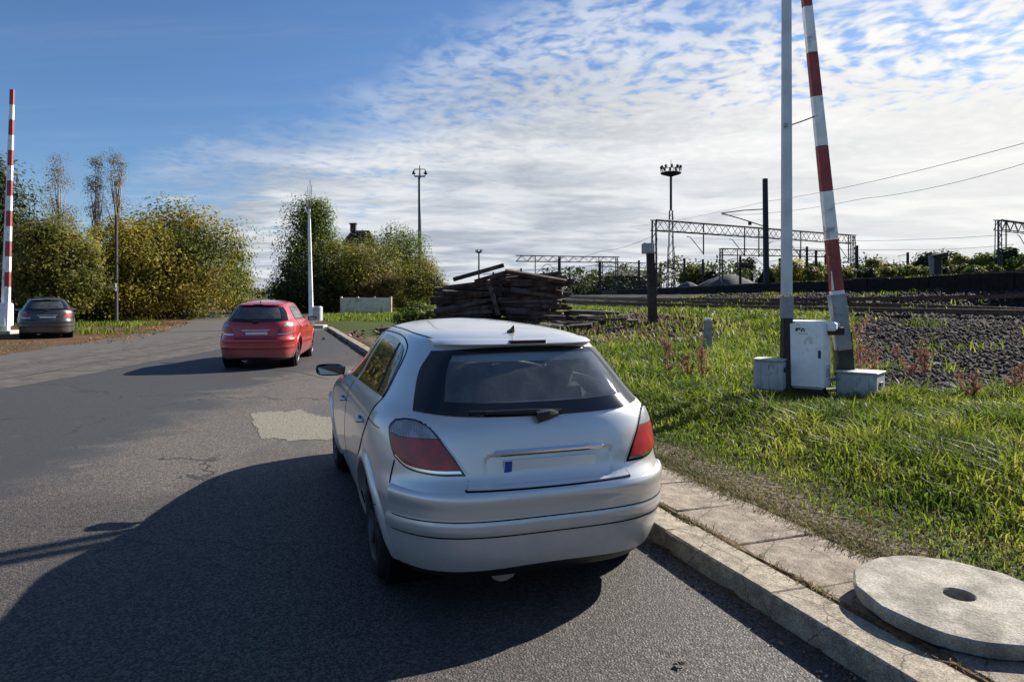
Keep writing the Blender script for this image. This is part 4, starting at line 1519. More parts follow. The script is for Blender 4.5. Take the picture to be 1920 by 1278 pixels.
# right leg: banded
b0, b1 = L(1569.5, 552, 10.05), L(1479, -320, 10.0)
tot = 872.0
ys = [552, 545, 448, 358, 273, 180, 98, 12, -70, -150, -230, -320]
cuts = [(552 - y) / tot for y in ys]
banded(bar, b0, b1, .18, .095, .10, .07, cuts, 'wrwrwrwrwrw')
for k_, (u_, v_) in enumerate(((1560, 530),)):
    MB().beam(L(u_ + 2, 544, 9.985), L(u_ - 1, 508, 9.985), .03, .01, .012).build('worn_stripe', WHITEP, bar)
MB().beam(L(1568.5, 552, 10.05), L(1581, 655, 10.05), .225, .13, .20, .14).build('boom_joint', GREYM, bar)
MB().beam(L(1579, 622, 10.12), L(1583, 705, 10.12), .23, .13, .22, .2).build('pivot_arm', DARKM, bar)
mb = MB()
for k_ in range(6):
    p = L(1566 + 4 * (k_ % 2) * 2 + k_ // 2 * 3, 575 + 14 * (k_ // 2), 9.97)
    mb.tube([p, p + V3((0, -.02, 0))], .014, 6)
mb.build('bolt', GREYM, bar)
MB().tube([L(1482, 235, 9.95), L(1505, 227, 9.96), L(1529, 218, 10.0)], .010, 6).build('tie_rod', DARKM, bar)
MB().tube([L(1473, 232, 9.88), L(1473, 238, 9.88)], .03, 8).build('rod_clamp', GREYM, bar)
# drive cabinet, turned away from the road
yawc = math.radians(-35)
R = Matrix.Rotation(yawc, 3, 'Z')
cc = px(1514, 663, 10.0)
cw = empty('drive_cabinet', cc - O, yawc, parent=bar)
MB().box((0, 0, 0), (.55, .52, .97), bev=.045).build('cabinet_case', CABW, cw, smooth=30)
MB().box((.02, -.263, .0), (.50, .012, .90), bev=.02).build('cabinet_door', CABW, cw)
MB().box((.33, .08, .41), (.14, .34, .13), bev=.03).build('shaft_cover', CABW, cw)
MB().tube([(.22, .0, .34), (.46, .12, .34)], .06, 12).build('drive_shaft', DARKM, cw)
mb = MB()
for (x, z, sx, sz) in ((-.09, .365, .035, .05), (-.055, .375, .03, .03), (-.02, .36, .022, .055), (.005, .372, .03, .018), (.012, .345, .025, .018)):
    mb.box((x, -.2705, z), (sx, .003, sz), Matrix.Rotation(.3, 3, 'Y'))
mb.build('emblem', PRINT, cw)
mb = MB()
for k_ in range(5):
    mb.box((-.05 + k_ * .025, -.2705, .305), (.014, .003, .012))
mb.build('emblem_text', PRINT, cw)
for z_ in (-.30, .28):
    MB().tube([(-.262, -.262, z_ - .05), (-.262, -.262, z_ + .05)], .014, 8).build('hinge', GREYM, cw)
MB().box((.215, -.275, .02), (.035, .02, .11), bev=.006).build('door_lock', DARKM, cw)
mb = MB()
for k_ in range(5):
    mb.box((.281, 0, -.30 + k_ * .035), (.008, .26, .014))
mb.build('side_vent', GREYM, cw)
MB().tube([(.20, .10, -.48), (.24, .16, -.60), (.30, .25, -.72)], .022, 8).build('cable_conduit', DARKM, cw, smooth=True)
MB().box((0, .02, -.56), (.42, .40, .20)).build('cabinet_plinth', DARKM, cw)
# counterweights either side
for (u, v, Y, dim, yw) in ((1444, 702, 9.9, (.40, .34, .42), -.55), (1613, 727, 9.9, (.54, .48, .45), -.72)):
    c_ = empty('counterweight', px(u, v, Y) - O, yw, parent=bar)
    MB().box((0, 0, 0), dim, bev=.02).build('weight_block', CABG, c_)
    MB().box((0, 0, dim[2] / 2 + .014), (dim[0] + .03, dim[1] + .03, .025), bev=.008).build('weight_lid', mat('weight_lid', (.42, .42, .39), .7, var=.25, vscale=6), c_)
    mb = MB()
    for k_ in range(3):
        mb.box((-dim[0] * .28 + k_ * dim[0] * .28, -dim[1] / 2 - .006, 0), (.03, .012, dim[2] * .92))
    mb.build('weight_rib', CABG, c_)
    MB().box((dim[0] / 2 + .008, 0, .08), (.016, .16, .07), bev=.01).build('weight_handle', DARKM, c_)
MB().beam(L(1567, 693, 10.1), L(1608, 705, 10.0), .16, .08).build('weight_arm', DARKM, bar)
MB().beam(L(1470, 690, 10.0), L(1450, 690, 10.0), .12, .08).build('weight_arm', DARKM, bar)
for (u, v) in ((1560, 712), (1556, 732)):
    MB().tube([L(u - 12, v, 10.1), L(u + 14, v - 2, 10.1)], .03, 8).build('link_rod', GREYM, bar)
MB().box((.1, .1, -.02), (1.1, .9, .12)).build('foundation', CONCB, bar)


def far_barrier(name, label, base, top, w0, w1, ncol, cabinet, lean2=None):
    """another boom of the same kind, standing upright further off"""
    root = empty(name, base)
    tag(root, label, 'barrier', 'level crossing barriers further off')
    top = Vector(top) - Vector(base)
    h = top.length
    z0 = lerp((0, 0, 0), top, .13)
    n = len(ncol)
    banded(root, z0, top, w0, w1, w0 * .6, w1 * .6, [i / n for i in range(n + 1)], ncol)
    MB().beam((0, 0, .1), z0, w0 * .95, w0 * .8).build('pivot_arm', WHITEP, root)
    off = Vector(lean2)
    MB().beam(off + V3((0, 0, .1)), lerp(off, top, .97), w0 * .8, .09, w1, .06).build('second_boom', WHITEP, root)
    m_ = lerp((0, 0, 0), top, .68)
    MB().tube([m_, lerp(off, top, .68) + off * .25], .02, 6).build('tie_rod', WHITEP, root)
    if cabinet:
        MB().box((off.x * .5, .1, .78), (.5, .5, .95), bev=.05).build('drive_cabinet', CABW, root)
        MB().box((off.x - .25, -.2, .42), (.4, .4, .5), bev=.02).build('counterweight', CABG, root)
    MB().box((off.x * .5, 0, .02), (1.2, .8, .25), bev=.03).build('foundation', CONCB, root)
    return root


b_ = gp(12, 628)
b_.z = 0.05
far_barrier('level_crossing_barrier', 'tall raised red and white striped barrier boom at the left edge before the trees', b_, px(23, 168, b_.y), .20, .15, 'wrwrwrwrwrwrwr', True, (-.35, .25, 0))
b_ = Vector((px(584, 553, 34).x, 34.0, .1))
root = empty('level_crossing_barrier', b_)
tag(root, 'narrow white raised barrier boom behind the red car, before the green trees', 'barrier')
tp = px(580, 392, 34) - b_
MB().beam((0, 0, .1), tp, .20, .16, .08, .08).build('white_boom', WHITEP, root)
MB().beam((-.1, .12, .1), tp + V3((-.06, .1, -.3)), .12, .1, .08, .06).build('second_boom', GREYS, root)
mb = MB()
for k_, (dx, dz) in enumerate(((-.08, 1.15), (.04, 1.45), (.12, 1.2), (-.18, .8))):
    mb.tube([tp + V3((dx * .4, 0, -.5)), tp + V3((dx, 0, dz))], .014, 5)
mb.build('whip_rod', DARKM, root)
MB().tube([tp + V3((-.02, -.06, -.25)), tp + V3((-.24, -.06, .08))], .035, 6).build('tie_rod', WHITEP, root)
MB().box((.2, .2, .6), (.5, .5, .75), bev=.05).build('drive_cabinet', CABG, root)
MB().box((.1, 0, -.06), (1.2, .8, .22), bev=.03).build('foundation', CONCB, root)

# ---------------------------------------------------------------- concrete disc on the pavement
DISC = mat('disc_concrete', (.29, .27, .225), .95, var=.40, vscale=5, bump=.55, bscale=60, dirt=(.25, .22, .17), dirt_amt=.35, dirt_scale=3.5, spec=.2)
dc = gp(1797, 1107, .225)
mb = MB()
RO, RI, TH = .455, .066, .072
prof = [(RI, .0), (RI, TH - .006), (RI + .006, TH), (RO * .6, TH + .004), (RO - .012, TH - .002), (RO, TH - .014), (RO - .018, .0), (RI, .0)]
mb.lathe(prof, 72)
disc = mb.build('concrete_disc', DISC, smooth=40, loc=(dc.x, dc.y, .138), rot=(math.radians(2.2), math.radians(.8), 0))
tag(disc, 'round concrete manhole cover slab with centre hole lying on the pavement', 'concrete slab')
disc.scale = (1.0, 1.0, 1.0)
t = NT(DISC.node_tree)
bs = t.n['Principled BSDF']
oc = t.add('ShaderNodeTexCoord').outputs['Object']
src = bs.inputs['Base Color'].links[0].from_socket
v1 = t.add('ShaderNodeSeparateColor', {0: t.add('ShaderNodeTexVoronoi', {'Vector': oc, 'Scale': 150.0}).outputs['Color']}).outputs[0]
c2 = t.mix(1.0, src, t.mix(v1, (.72, .72, .72), (1.25, 1.25, 1.25)), 'MULTIPLY')
pit = t.add('ShaderNodeTexVoronoi', {'Vector': oc, 'Scale': 22.0})
c3 = t.mix(t.smooth(pit.outputs['Distance'], .13, .06, 0, .6), c2, (.08, .075, .065))
t.set(bs, 'Base Color', c3)
g_ = np.random.default_rng(5)
for vv in disc.data.vertices:
    rr_ = math.hypot(vv.co.x, vv.co.y)
    if rr_ > .4:
        a_ = math.atan2(vv.co.y, vv.co.x)
        k_ = .004 * math.sin(a_ * 5) + .003 * math.sin(a_ * 13 + 1) + g_.uniform(-.003, .003)
        vv.co.x *= 1 + k_ / rr_
        vv.co.y *= 1 + k_ / rr_
        vv.co.z += g_.uniform(-.002, .002)
mb = MB().lathe([(0, .002), (RI * 1.6, .002)], 24)  # disc closing the hole, the shade inside put into its near-black colour
mb.build('hole_shade_disc', mat('hole_shade_black', (.02, .017, .014), .95), disc)

# ---------------------------------------------------------------- lineside posts
POSTC = mat('old_concrete', (.30, .285, .26), .95, var=.3, vscale=6, bump=.4, bscale=30)
p = gp(1327, 655, .2)
p.z = float(T(p.x, p.y))
o = empty('concrete_marker', p)
tag(o, 'short grey concrete marker post with white top in the green grass', 'post')
hm = CH + (HZ - 598) * p.y / FP - p.z
MB().box((0, 0, hm / 2 - .1), (.20, .18, hm + .1), taper=.85, bev=0).build('shaft', POSTC, o)
MB().box((0, 0, hm - .01), (.20, .18, .07), bev=.02).build('white_cap', WHITEP, o)
p = px(1222, 578, 27)
p.z = float(T(p.x, p.y))
o = empty('telephone_post', p)
tag(o, 'dark timber post with a pale grey box on top, standing by the nearer track', 'post')
hp = CH + (HZ - 470) * 27 / FP - p.z
MB().beam((.05, 0, -.1), (-.06, 0, hp), .34, .3, .28, .24).build('shaft', DARKWOOD, o)
MB().box((-.17, -.12, hp + .08), (.46, .36, .40), bev=.03).build('box', mat('post_box_grey', (.33, .35, .36), .6, var=.2), o)
MB().box((-.30, -.1, hp + .2), (.10, .3, .2), bev=.02).build('hood', DARKM, o)

# ---------------------------------------------------------------- pile of old sleepers
random.seed(21)
OLDW = mat('old_sleeper_wood', (.046, .027, .019), .9, var=.6, vscale=4, bump=.8, bscale=18, dirt=(.13, .085, .06), dirt_amt=.45, dirt_scale=2.2)
OLDW2 = mat('grey_sleeper_wood', (.085, .068, .056), .9, var=.5, vscale=4, bump=.8, bscale=18)
slm = []
for v_ in range(6):
    mb = MB().box((0, 0, 0), (2.6, .25, .165), bev=.02)
    me = mb.mesh('old_sleeper', OLDW if v_ < 4 else OLDW2)
    for vv in me.vertices:
        vv.co.x += random.uniform(-.06, .06)
        vv.co.y += random.uniform(-.012, .012)
        vv.co.z += random.uniform(-.012, .012)
    slm.append(me)


def pile_top(X):
    return float(np.interp(X, [-4.0, -3.4, -2.9, -1.6, -.8, -.4, 0, 1.6, 2.1, 2.5, 2.9], [.7, 1.5, 2.1, 2.5, 2.55, 2.2, 2.15, 2.2, 1.9, 1.2, .5]))


cnt = 0
for lev in range(15):
    z = .12 + lev * .168
    for row in range(5):
        X = -4.0 + random.uniform(0, .7)
        while X < 3.0:
            if pile_top(X + 1.2) + .1 * (row % 2) > z and pile_top(X + .3) + .15 > z and pile_top(X + 2.2) + .25 > z:
                if not (row == 2 and lev < 12):
                    ln = random.choice((1, 1, .95, .8))
                    o = link('old_sleeper', random.choice(slm), None, (X + 1.8 + random.uniform(-.2, .2), 28.4 + row * .42 + random.uniform(-.12, .12), float(T(0, 29)) + z + random.uniform(-.03, .03)),
                             (random.gauss(0, .22), random.gauss(0, .07) - .07 * (X < -1), random.gauss(0, .17)))
                    o.scale = (ln, 1, 1)
                    tag(o, 'old dark sleeper in the %s of the stacked pile, %s end' % (('lowest layers', 'middle layers', 'upper layers')[min(2, lev // 5)], 'left' if X < -1.6 else ('middle' if X < .6 else 'right')), 'sleeper', 'old sleepers stacked in the pile')
                    cnt += 1
            X += 2.55 + random.uniform(-.2, .5)
for (u0, v0, u1, v1, Yd, lb) in ((850, 524, 945, 497, 29.2, 'topmost old sleeper of the pile, tilted with its right end high'), (890, 528, 958, 508, 28.8, 'tilted old sleeper jutting right below the topmost one of the pile'),
                                 (1000, 523, 1062, 520, 28.9, 'level old sleeper lying on the right top of the pile'), (918, 536, 935, 590, 28.15, 'pale old sleeper leaning against the front of the pile')):
    a, b = px(u0, v0, Yd), px(u1, v1, Yd)
    mb = MB().beam(a, b, .17, .25)
    c_ = (a + b) / 2
    mb.v = [tuple(Vector(q) - c_) for q in mb.v]
    o = mb.build('old_sleeper', OLDW2 if v1 > 580 else OLDW, None, loc=c_)
    tag(o, lb, 'sleeper', 'old sleepers stacked in the pile')
# sleepers strewn on end at the foot of the pile
for k_ in range(30):
    x = random.uniform(-4.2, 4.4)
    o = link('old_sleeper', random.choice(slm), None, (x, random.uniform(26.2, 28.0), float(T(x, 27)) + random.uniform(.05, .35)), (random.uniform(-.3, .3), random.uniform(-.16, .16), random.uniform(-.6, .6)))
    o.scale = (random.uniform(.4, 1), 1, 1)
    tag(o, 'old sleeper strewn loosely at the %s foot of the pile' % ('left' if x < -2 else ('middle' if x < 1 else 'right')), 'sleeper', 'old sleepers strewn at the foot of the pile')

# ---------------------------------------------------------------- dry dock weeds
DOCK = leaf_mat('dry_dock_seed', [(.17, .08, .05), (.33, .17, .11), (.48, .31, .22)], trans=.35, clump=2)
STEM = mat('dry_stem', (.20, .12, .07), .9)
docks = [(1254, 705, 630, .30, 'rust-red dry dock weed left of the concrete marker post'), (1316, 700, 628, .30, 'rust-red dry dock weed right beside the concrete marker post'),
         (1612, 708, 573, .4, 'tall rust-brown dry dock weed right of the barrier boom'), (1640, 705, 640, .4, 'low rust-brown dry dock weed right of the tall one by the barrier'),
         (1730, 690, 628, .45, 'pinkish dry dock weed in the ballast right of the barrier'), (1700, 690, 645, .45, 'small pinkish dry dock weed, left of the other one in the ballast'), (1822, 735, 678, .3, 'brown dry dock weed at the grass edge below the ballast'),
         (1905, 730, 662, .3, 'reddish dry dock weed at the right edge of the picture'), (1288, 700, 655, .3, 'small dry dock weed between two taller ones near the marker post')]
for (u, vb, vt, zb_, lb) in docks:
    Yd = FP * (CH - zb_) / (vb - HZ)
    b = px(u, vb, Yd)
    b.z = float(T(b.x, b.y))
    h = CH + (HZ - vt) * Yd / FP - b.z
    o = empty('dock_weed', b)
    tag(o, lb, 'weed', 'dry dock weeds on the verge')
    g_ = np.random.default_rng(int(u))
    C_ = []
    mb = MB()
    for k_ in range(3):
        tip = Vector((g_.normal(0, .10 * h), g_.normal(0, .1 * h), h * g_.uniform(.75, 1)))
        mb.tube([(g_.normal(0, .02), g_.normal(0, .02), -.02), tip * .5 + V3((g_.normal(0, .02), 0, 0)), tip], [.008, .006, .003], 5)
        for q in range(5):
            t0 = g_.uniform(.35, .9)
            s0 = tip * t0
            s1 = s0 + V3((g_.normal(0, .09), g_.normal(0, .09), g_.uniform(.08, .2))) * max(.5, h)
            mb.tube([s0, s1], [.004, .002], 4)
            n_ = 46
            tt = g_.uniform(.1, 1, (n_, 1))
            C_.append(np.array(s0)[None] * (1 - tt) + np.array(s1)[None] * tt + g_.normal(0, .020 * max(.7, h), (n_, 3)))
    mb.build('stem', STEM, o)
    v_, f_ = leaves(np.concatenate(C_), g_.uniform(.008, .022, sum(map(len, C_))), g_)
    link('seed_head', np_mesh('seed_head', v_, f_, DOCK), o)['kind'] = 'stuff'
# debris on the road
p = gp(1275, 1250)
mb = MB()
for k_ in range(5):
    a_ = k_ * 1.3
    mb.quadset([(0, 0, .004), (.024 * math.cos(a_), .014 * math.sin(a_), .012), (.034 * math.cos(a_ + .5), .026 * math.sin(a_ + .5), .008), (.02 * math.cos(a_ + 1.1), .016 * math.sin(a_ + 1.1), .016)], [(0, 1, 2, 3)])
tag(mb.build('dead_leaf', mat('dead_leaf', (.02, .015, .012), .8), loc=(p.x, p.y, .004)), 'black curled dead leaf on the road in the foreground', 'leaf')

# ---------------------------------------------------------------- trees
BARK = mat('bark', (.075, .06, .045), .9, var=.4, vscale=6, bump=.6, bscale=20)
BARKP = mat('pale_bark', (.26, .25, .22), .9, var=.4, vscale=6)
FOL = {
    'olive': leaf_mat('olive_foliage', [(.040, .052, .012), (.12, .125, .022), (.22, .20, .038), (.38, .32, .08)], .5, clump=.55),
    'gold': leaf_mat('golden_foliage', [(.065, .070, .014), (.19, .17, .024), (.36, .29, .04), (.52, .41, .09)], .5, clump=.6),
    'amber': leaf_mat('amber_foliage', [(.036, .066, .014), (.11, .13, .022), (.26, .21, .034), (.40, .29, .055)], .5, clump=.32),
    'green': leaf_mat('green_foliage', [(.028, .054, .011), (.075, .12, .02), (.16, .195, .032), (.28, .27, .06)], .5, clump=.5),
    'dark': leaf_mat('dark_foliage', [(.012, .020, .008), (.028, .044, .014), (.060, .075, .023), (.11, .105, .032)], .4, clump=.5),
    'sparse': leaf_mat('sparse_foliage', [(.09, .09, .05), (.17, .155, .09), (.27, .23, .14)], .35, clump=.5),
    'rust': leaf_mat('rust_foliage', [(.035, .046, .012), (.12, .09, .024), (.21, .125, .04), (.27, .22, .06)], .45, clump=.6),
}


def tree(name, label, u0, u1, vt, vb, Y, fol, n=6500, leaf=.13, base=None, shape='round', group=None, clumps=46, depth=1.0, seed=1, trunk_u=None, bark=None):
    """crown fills the box (u0..u1, vt..vb) of the photo at depth Y"""
    g_ = np.random.default_rng(seed)
    x0, x1 = (u0 - 960) * Y / FP, (u1 - 960) * Y / FP
    zt, zb_ = CH + (HZ - vt) * Y / FP, CH + (HZ - vb) * Y / FP
    cx = (x0 + x1) / 2
    gz = float(T(cx, Y)) if base is None else base
    root = empty(name, (cx, Y, gz))
    tag(root, label, 'tree', group)
    hx, hz = (x1 - x0) / 2, (zt - zb_) / 2
    cz = (zt + zb_) / 2 - gz
    # clump centres through the crown
    q = g_.normal(size=(clumps, 3))
    q /= np.linalg.norm(q, axis=1)[:, None]
    rad = g_.uniform(.30, .84, (clumps, 1))
    c_ = q * rad
    if shape == 'cone':
        zz = g_.uniform(-1, .9, clumps)
        ww = (1 - (zz + 1) / 2) ** 1.0 * .92 + .04
        a_ = g_.uniform(0, 2 * PI, clumps)
        rr_ = g_.uniform(.3, 1, clumps) ** .5 * ww
        c_ = np.stack([rr_ * np.cos(a_), rr_ * np.sin(a_), zz], -1)
    if shape == 'column':
        zz = g_.uniform(-1, .95, clumps)
        a_ = g_.uniform(0, 2 * PI, clumps)
        rr_ = g_.uniform(.1, .62, clumps) * (1 - .35 * np.abs(zz))
        c_ = np.stack([rr_ * np.cos(a_), rr_ * np.sin(a_), zz], -1)
    if shape == 'hedge':
        c_ = np.stack([g_.uniform(-.9, .9, clumps), g_.uniform(-.8, .8, clumps), g_.uniform(-.95, .85, clumps)], -1)
    if shape == 'round':
        c_[:, 2] = np.where(c_[:, 2] < -.45, -.45 - (abs(c_[:, 2]) - .45) * .9, c_[:, 2])
    cs = c_ * np.array([hx, hx * depth, hz]) + np.array([0, 0, cz])
    crad = g_.uniform(.17, .50, clumps) * min(hx, hz * 1.3)
    if shape == 'column':
        crad = g_.uniform(.30, .60, clumps) * hx
    else:
        n = int(n * 2.6)
        leaf = leaf * .78
    fill = 0 if shape in ('column', 'hedge', 'cone') else int(n * .16)
    nrm_ = []
    per = (n - fill) // clumps
    pts = []
    for k_ in range(clumps):
        d = g_.normal(size=(per, 3))
        d /= np.linalg.norm(d, axis=1)[:, None]
        nrm_.append(d * 1.0 + (cs[k_] - np.array([0, 0, cz])) / np.array([hx, hx, hz]) * .5 + np.array([0, 0, .35]) + g_.normal(0, .35, d.shape))
        pts.append(cs[k_] + d * (g_.uniform(0, 1, (per, 1)) ** .45) * crad[k_] * np.array([1.15, 1.15, .85]))
    if fill:
        d = g_.normal(size=(fill, 3))
        d /= np.linalg.norm(d, axis=1)[:, None]
        lump = 1 + .10 * np.sin(d[:, :1] * 7 + seed) * np.cos(d[:, 2:] * 6 + seed) + .06 * np.sin(d[:, 1:2] * 13 + d[:, :1] * 11)
        rr_ = g_.uniform(.45, 1, (fill, 1)) ** .5 * .92 * lump
        nrm_.append(d + np.array([0, 0, .3]) + g_.normal(0, .5, d.shape))
        pts.append(d * rr_ * np.array([hx, hx * depth, hz]) + np.array([0, 0, cz]))
    P_ = np.concatenate(pts)
    P_[:, 2] = np.maximum(P_[:, 2], .05)
    v_, f_ = leaves_n(P_, g_.uniform(.6, 1.4, len(P_)) * leaf, np.concatenate(nrm_), g_)
    link('crown', np_mesh('crown', v_, f_, FOL[fol]), root)
    mb = MB()
    tr = max(.07, hz * .045)
    hgt = cz + hz * .35
    bend = g_.normal(0, .12, 2)
    stem = [Vector((0, 0, -.1)), Vector((bend[0], 0, hgt * .35)), Vector((bend[1], bend[0], hgt * .7)), Vector((0, 0, hgt))]
    mb.tube(stem, [tr, tr * .8, tr * .55, tr * .2], 8)
    for k_ in range(min(clumps, 26)):
        s0 = lerp(stem[1], stem[2], g_.uniform(0, 1)) if g_.uniform() < .6 else lerp(stem[2], stem[3], g_.uniform(0, .8))
        e = Vector(cs[k_])
        midp = lerp(s0, e, .5) + Vector((0, 0, -.06 * hz))
        mb.tube([s0, midp, e], [tr * .35, tr * .22, tr * .06], 5)
    mb.build('trunk', bark or BARK, root, smooth=True)
    return root


GL = 'trees on the left of the road'
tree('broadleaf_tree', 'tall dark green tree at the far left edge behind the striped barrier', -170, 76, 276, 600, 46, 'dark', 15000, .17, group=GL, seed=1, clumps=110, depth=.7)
tree('poplar_tree', 'thin half-bare poplar nearer the left barrier, rising above the hedge trees', 64, 154, 284, 470, 60, 'sparse', 6000, .06, group=GL, seed=2, shape='column', clumps=60, bark=BARKP)
tree('poplar_tree', 'thin half-bare poplar farther right, rising above the olive trees', 150, 210, 278, 470, 60, 'sparse', 3600, .06, group=GL, seed=3, shape='column', clumps=50, bark=BARKP)
tree('poplar_tree', 'slender half-bare poplar closest to the rounded amber tree', 188, 246, 280, 480, 61, 'sparse', 3400, .06, group=GL, seed=4, shape='column', clumps=46, bark=BARKP)
tree('broadleaf_tree', 'olive and yellow bushy tree just right of the striped barrier', 15, 205, 385, 612, 38, 'olive', 13000, .11, group=GL, seed=5, clumps=80, depth=.8)
tree('broadleaf_tree', 'golden yellow leafy tree behind the utility pole', 150, 338, 393, 616, 43, 'gold', 12000, .11, group=GL, seed=6, clumps=64)
tree('broadleaf_tree', 'large rounded amber and green tree beside the road gap', 212, 474, 368, 612, 47, 'amber', 17000, .13, group=GL, seed=7, clumps=100)
tree('broadleaf_tree', 'green tree at the right end of the left row, edging the sky gap', 395, 478, 455, 612, 54, 'green', 4200, .13, group=GL, seed=8, clumps=36)
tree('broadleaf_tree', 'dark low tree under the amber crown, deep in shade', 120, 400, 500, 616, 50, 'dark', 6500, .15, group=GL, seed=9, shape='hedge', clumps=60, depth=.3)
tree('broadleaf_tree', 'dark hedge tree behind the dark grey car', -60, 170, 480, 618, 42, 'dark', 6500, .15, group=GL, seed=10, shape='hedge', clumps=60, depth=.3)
GM = 'trees between the road and the sleeper pile'
tree('broadleaf_tree', 'green tree with a pointed top behind the white barrier boom', 484, 690, 368, 622, 67, 'green', 12500, .14, group=GM, seed=11, shape='cone', clumps=90)
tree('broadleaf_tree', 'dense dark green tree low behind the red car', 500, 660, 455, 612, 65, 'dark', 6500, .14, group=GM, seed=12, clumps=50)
tree('broadleaf_tree', 'yellow-green rounded tree below the dark roof', 575, 770, 424, 612, 66, 'olive', 8500, .13, group=GM, seed=13, clumps=56)
tree('broadleaf_tree', 'green tree left of the lamp mast', 665, 822, 408, 600, 72, 'green', 7500, .14, group=GM, seed=14, clumps=52)
tree('broadleaf_tree', 'reddish autumn shrub tree above the pale wall', 655, 760, 500, 590, 64, 'rust', 4200, .11, group=GM, seed=15, clumps=36)
tree('broadleaf_tree', 'yellowish tree at the foot of the lamp mast', 718, 848, 472, 600, 63, 'olive', 6000, .11, group=GM, seed=16, clumps=40)

tree('roadside_bush', 'dark green low bush left of the sleeper pile, above the car roof', 728, 850, 566, 622, 31, 'green', 3200, .09, group=GM, seed=17, clumps=30)
tree('broadleaf_tree', 'mid green tree filling the gap between the pointed tree and the dark roof', 590, 700, 440, 600, 70, 'green', 6000, .14, group=GM, seed=18, clumps=44)
# trees along the railway, far right and far centre
random.seed(9)
GF = 'distant trees beyond the tracks'
far_list = [
    (1058, 1130, 520, 556, 200, 'dark', 'low dark tree line end right of the sleeper pile'), (1085, 1150, 505, 556, 210, 'green', 'distant green tree left of the brown signal building'),
    (1180, 1240, 500, 552, 190, 'green', 'distant green tree behind the dark timber post'), (1268, 1335, 495, 545, 170, 'olive', 'distant olive tree just right of the floodlight mast'),
    (1318, 1350, 506, 540, 165, 'dark', 'small dark distant tree left of the grey gravel heap'), (1375, 1420, 482, 520, 210, 'dark', 'dark distant tree rising behind the grey gravel heap'),
    (1420, 1475, 500, 538, 160, 'dark', 'dark distant tree right of the gravel heap, behind the catenary mast'), (1448, 1520, 482, 536, 130, 'gold', 'golden distant tree behind the grey barrier leg'),
    (1500, 1560, 488, 534, 125, 'green', 'green distant tree between the two barrier legs'), (1545, 1600, 500, 532, 120, 'dark', 'dark distant tree behind the red and white boom'),
    (1585, 1630, 492, 528, 115, 'green', 'green distant tree just right of the red and white boom'), (1618, 1665, 480, 526, 110, 'olive', 'olive distant tree by the thin dark catenary pole'),
    (1640, 1700, 494, 524, 100, 'olive', 'yellowish distant bush tree right of the catenary pole'), (1690, 1740, 490, 522, 100, 'olive', 'olive distant bush tree left of the dwarf signal'),
    (1715, 1800, 465, 522, 96, 'dark', 'brownish distant tree behind the dwarf signal'), (1770, 1830, 476, 520, 92, 'olive', 'olive distant tree right of the dwarf signal'),
    (1815, 1880, 470, 518, 90, 'green', 'green distant tree left of the right gantry'), (1865, 1915, 458, 516, 90, 'dark', 'dark distant tree under the right gantry'),
    (1895, 1990, 470, 514, 86, 'green', 'green distant tree at the right edge of the picture')]
for i, (u0, u1, vt, vb, Yd, fo, lb) in enumerate(far_list):
    tree('distant_tree', lb, u0, u1, vt, vb + 6, Yd, fo, 1600, .0022 * Yd + .08, group=GF, seed=40 + i, clumps=26)
BUSH = ['low olive bush behind the grey barrier leg by the upper track', 'low green bush just right of the grey barrier leg', 'low amber bush midway between the two barrier legs', 'low dark bush just left of the striped boom',
        'low olive bush hidden partly by the striped boom', 'low green bush right of the striped boom', 'low amber bush at the foot of the thin catenary pole', 'low dark bush right of the thin catenary pole',
        'low olive bush left of the squat signal, two bushes away', 'low green bush touching the left of the squat signal', 'low amber bush directly behind the squat signal', 'low dark bush right of the squat signal',
        'low olive bush under the left end of the right gantry', 'low green bush at the right picture edge above the upper track']
for i in range(14):
    u = 1500 + i * 34
    tree('lineside_bush', BUSH[i], u, u + 44, 500 - i * .6, 531 - i * 1.1, 78 + (i % 3) * 5, ['olive', 'green', 'amber', 'dark'][i % 4], 600, .2, group='low bushes beyond the upper track', seed=80 + i, clumps=14)

# ================================================================ railway structures
STEEL = mat('dark_lattice_steel', (.055, .055, .06), .7, var=.3, vscale=2)
STEELB = mat('black_mast_steel', (.018, .017, .018), .7)
MASTG = mat('mast_grey', (.20, .22, .24), .6, metal=.3, var=.2)


def lattice_leg(parent, p0, p1, w_, name='leg', r=.05, step=1.1):
    mb = MB()
    p0, p1 = Vector(p0), Vector(p1)
    for sx in (-1, 1):
        for sy in (-1, 1):
            o_ = V3((sx * w_ / 2, sy * w_ / 2, 0))
            mb.tube([p0 + o_, p1 + o_ * .7], r, 5)
    n_ = max(2, int((p1 - p0).length / step))
    for k_ in range(n_):
        a, b = lerp(p0, p1, k_ / n_), lerp(p0, p1, (k_ + 1) / n_)
        s_ = 1 if k_ % 2 else -1
        mb.tube([a + V3((s_ * w_ / 2, -w_ / 2, 0)), b + V3((-s_ * w_ / 2, -w_ / 2, 0))], r * .6, 4)
        mb.tube([a + V3((w_ / 2, s_ * w_ / 2, 0)), b + V3((w_ / 2, -s_ * w_ / 2, 0))], r * .6, 4)
    return mb.build(name, STEEL, parent)


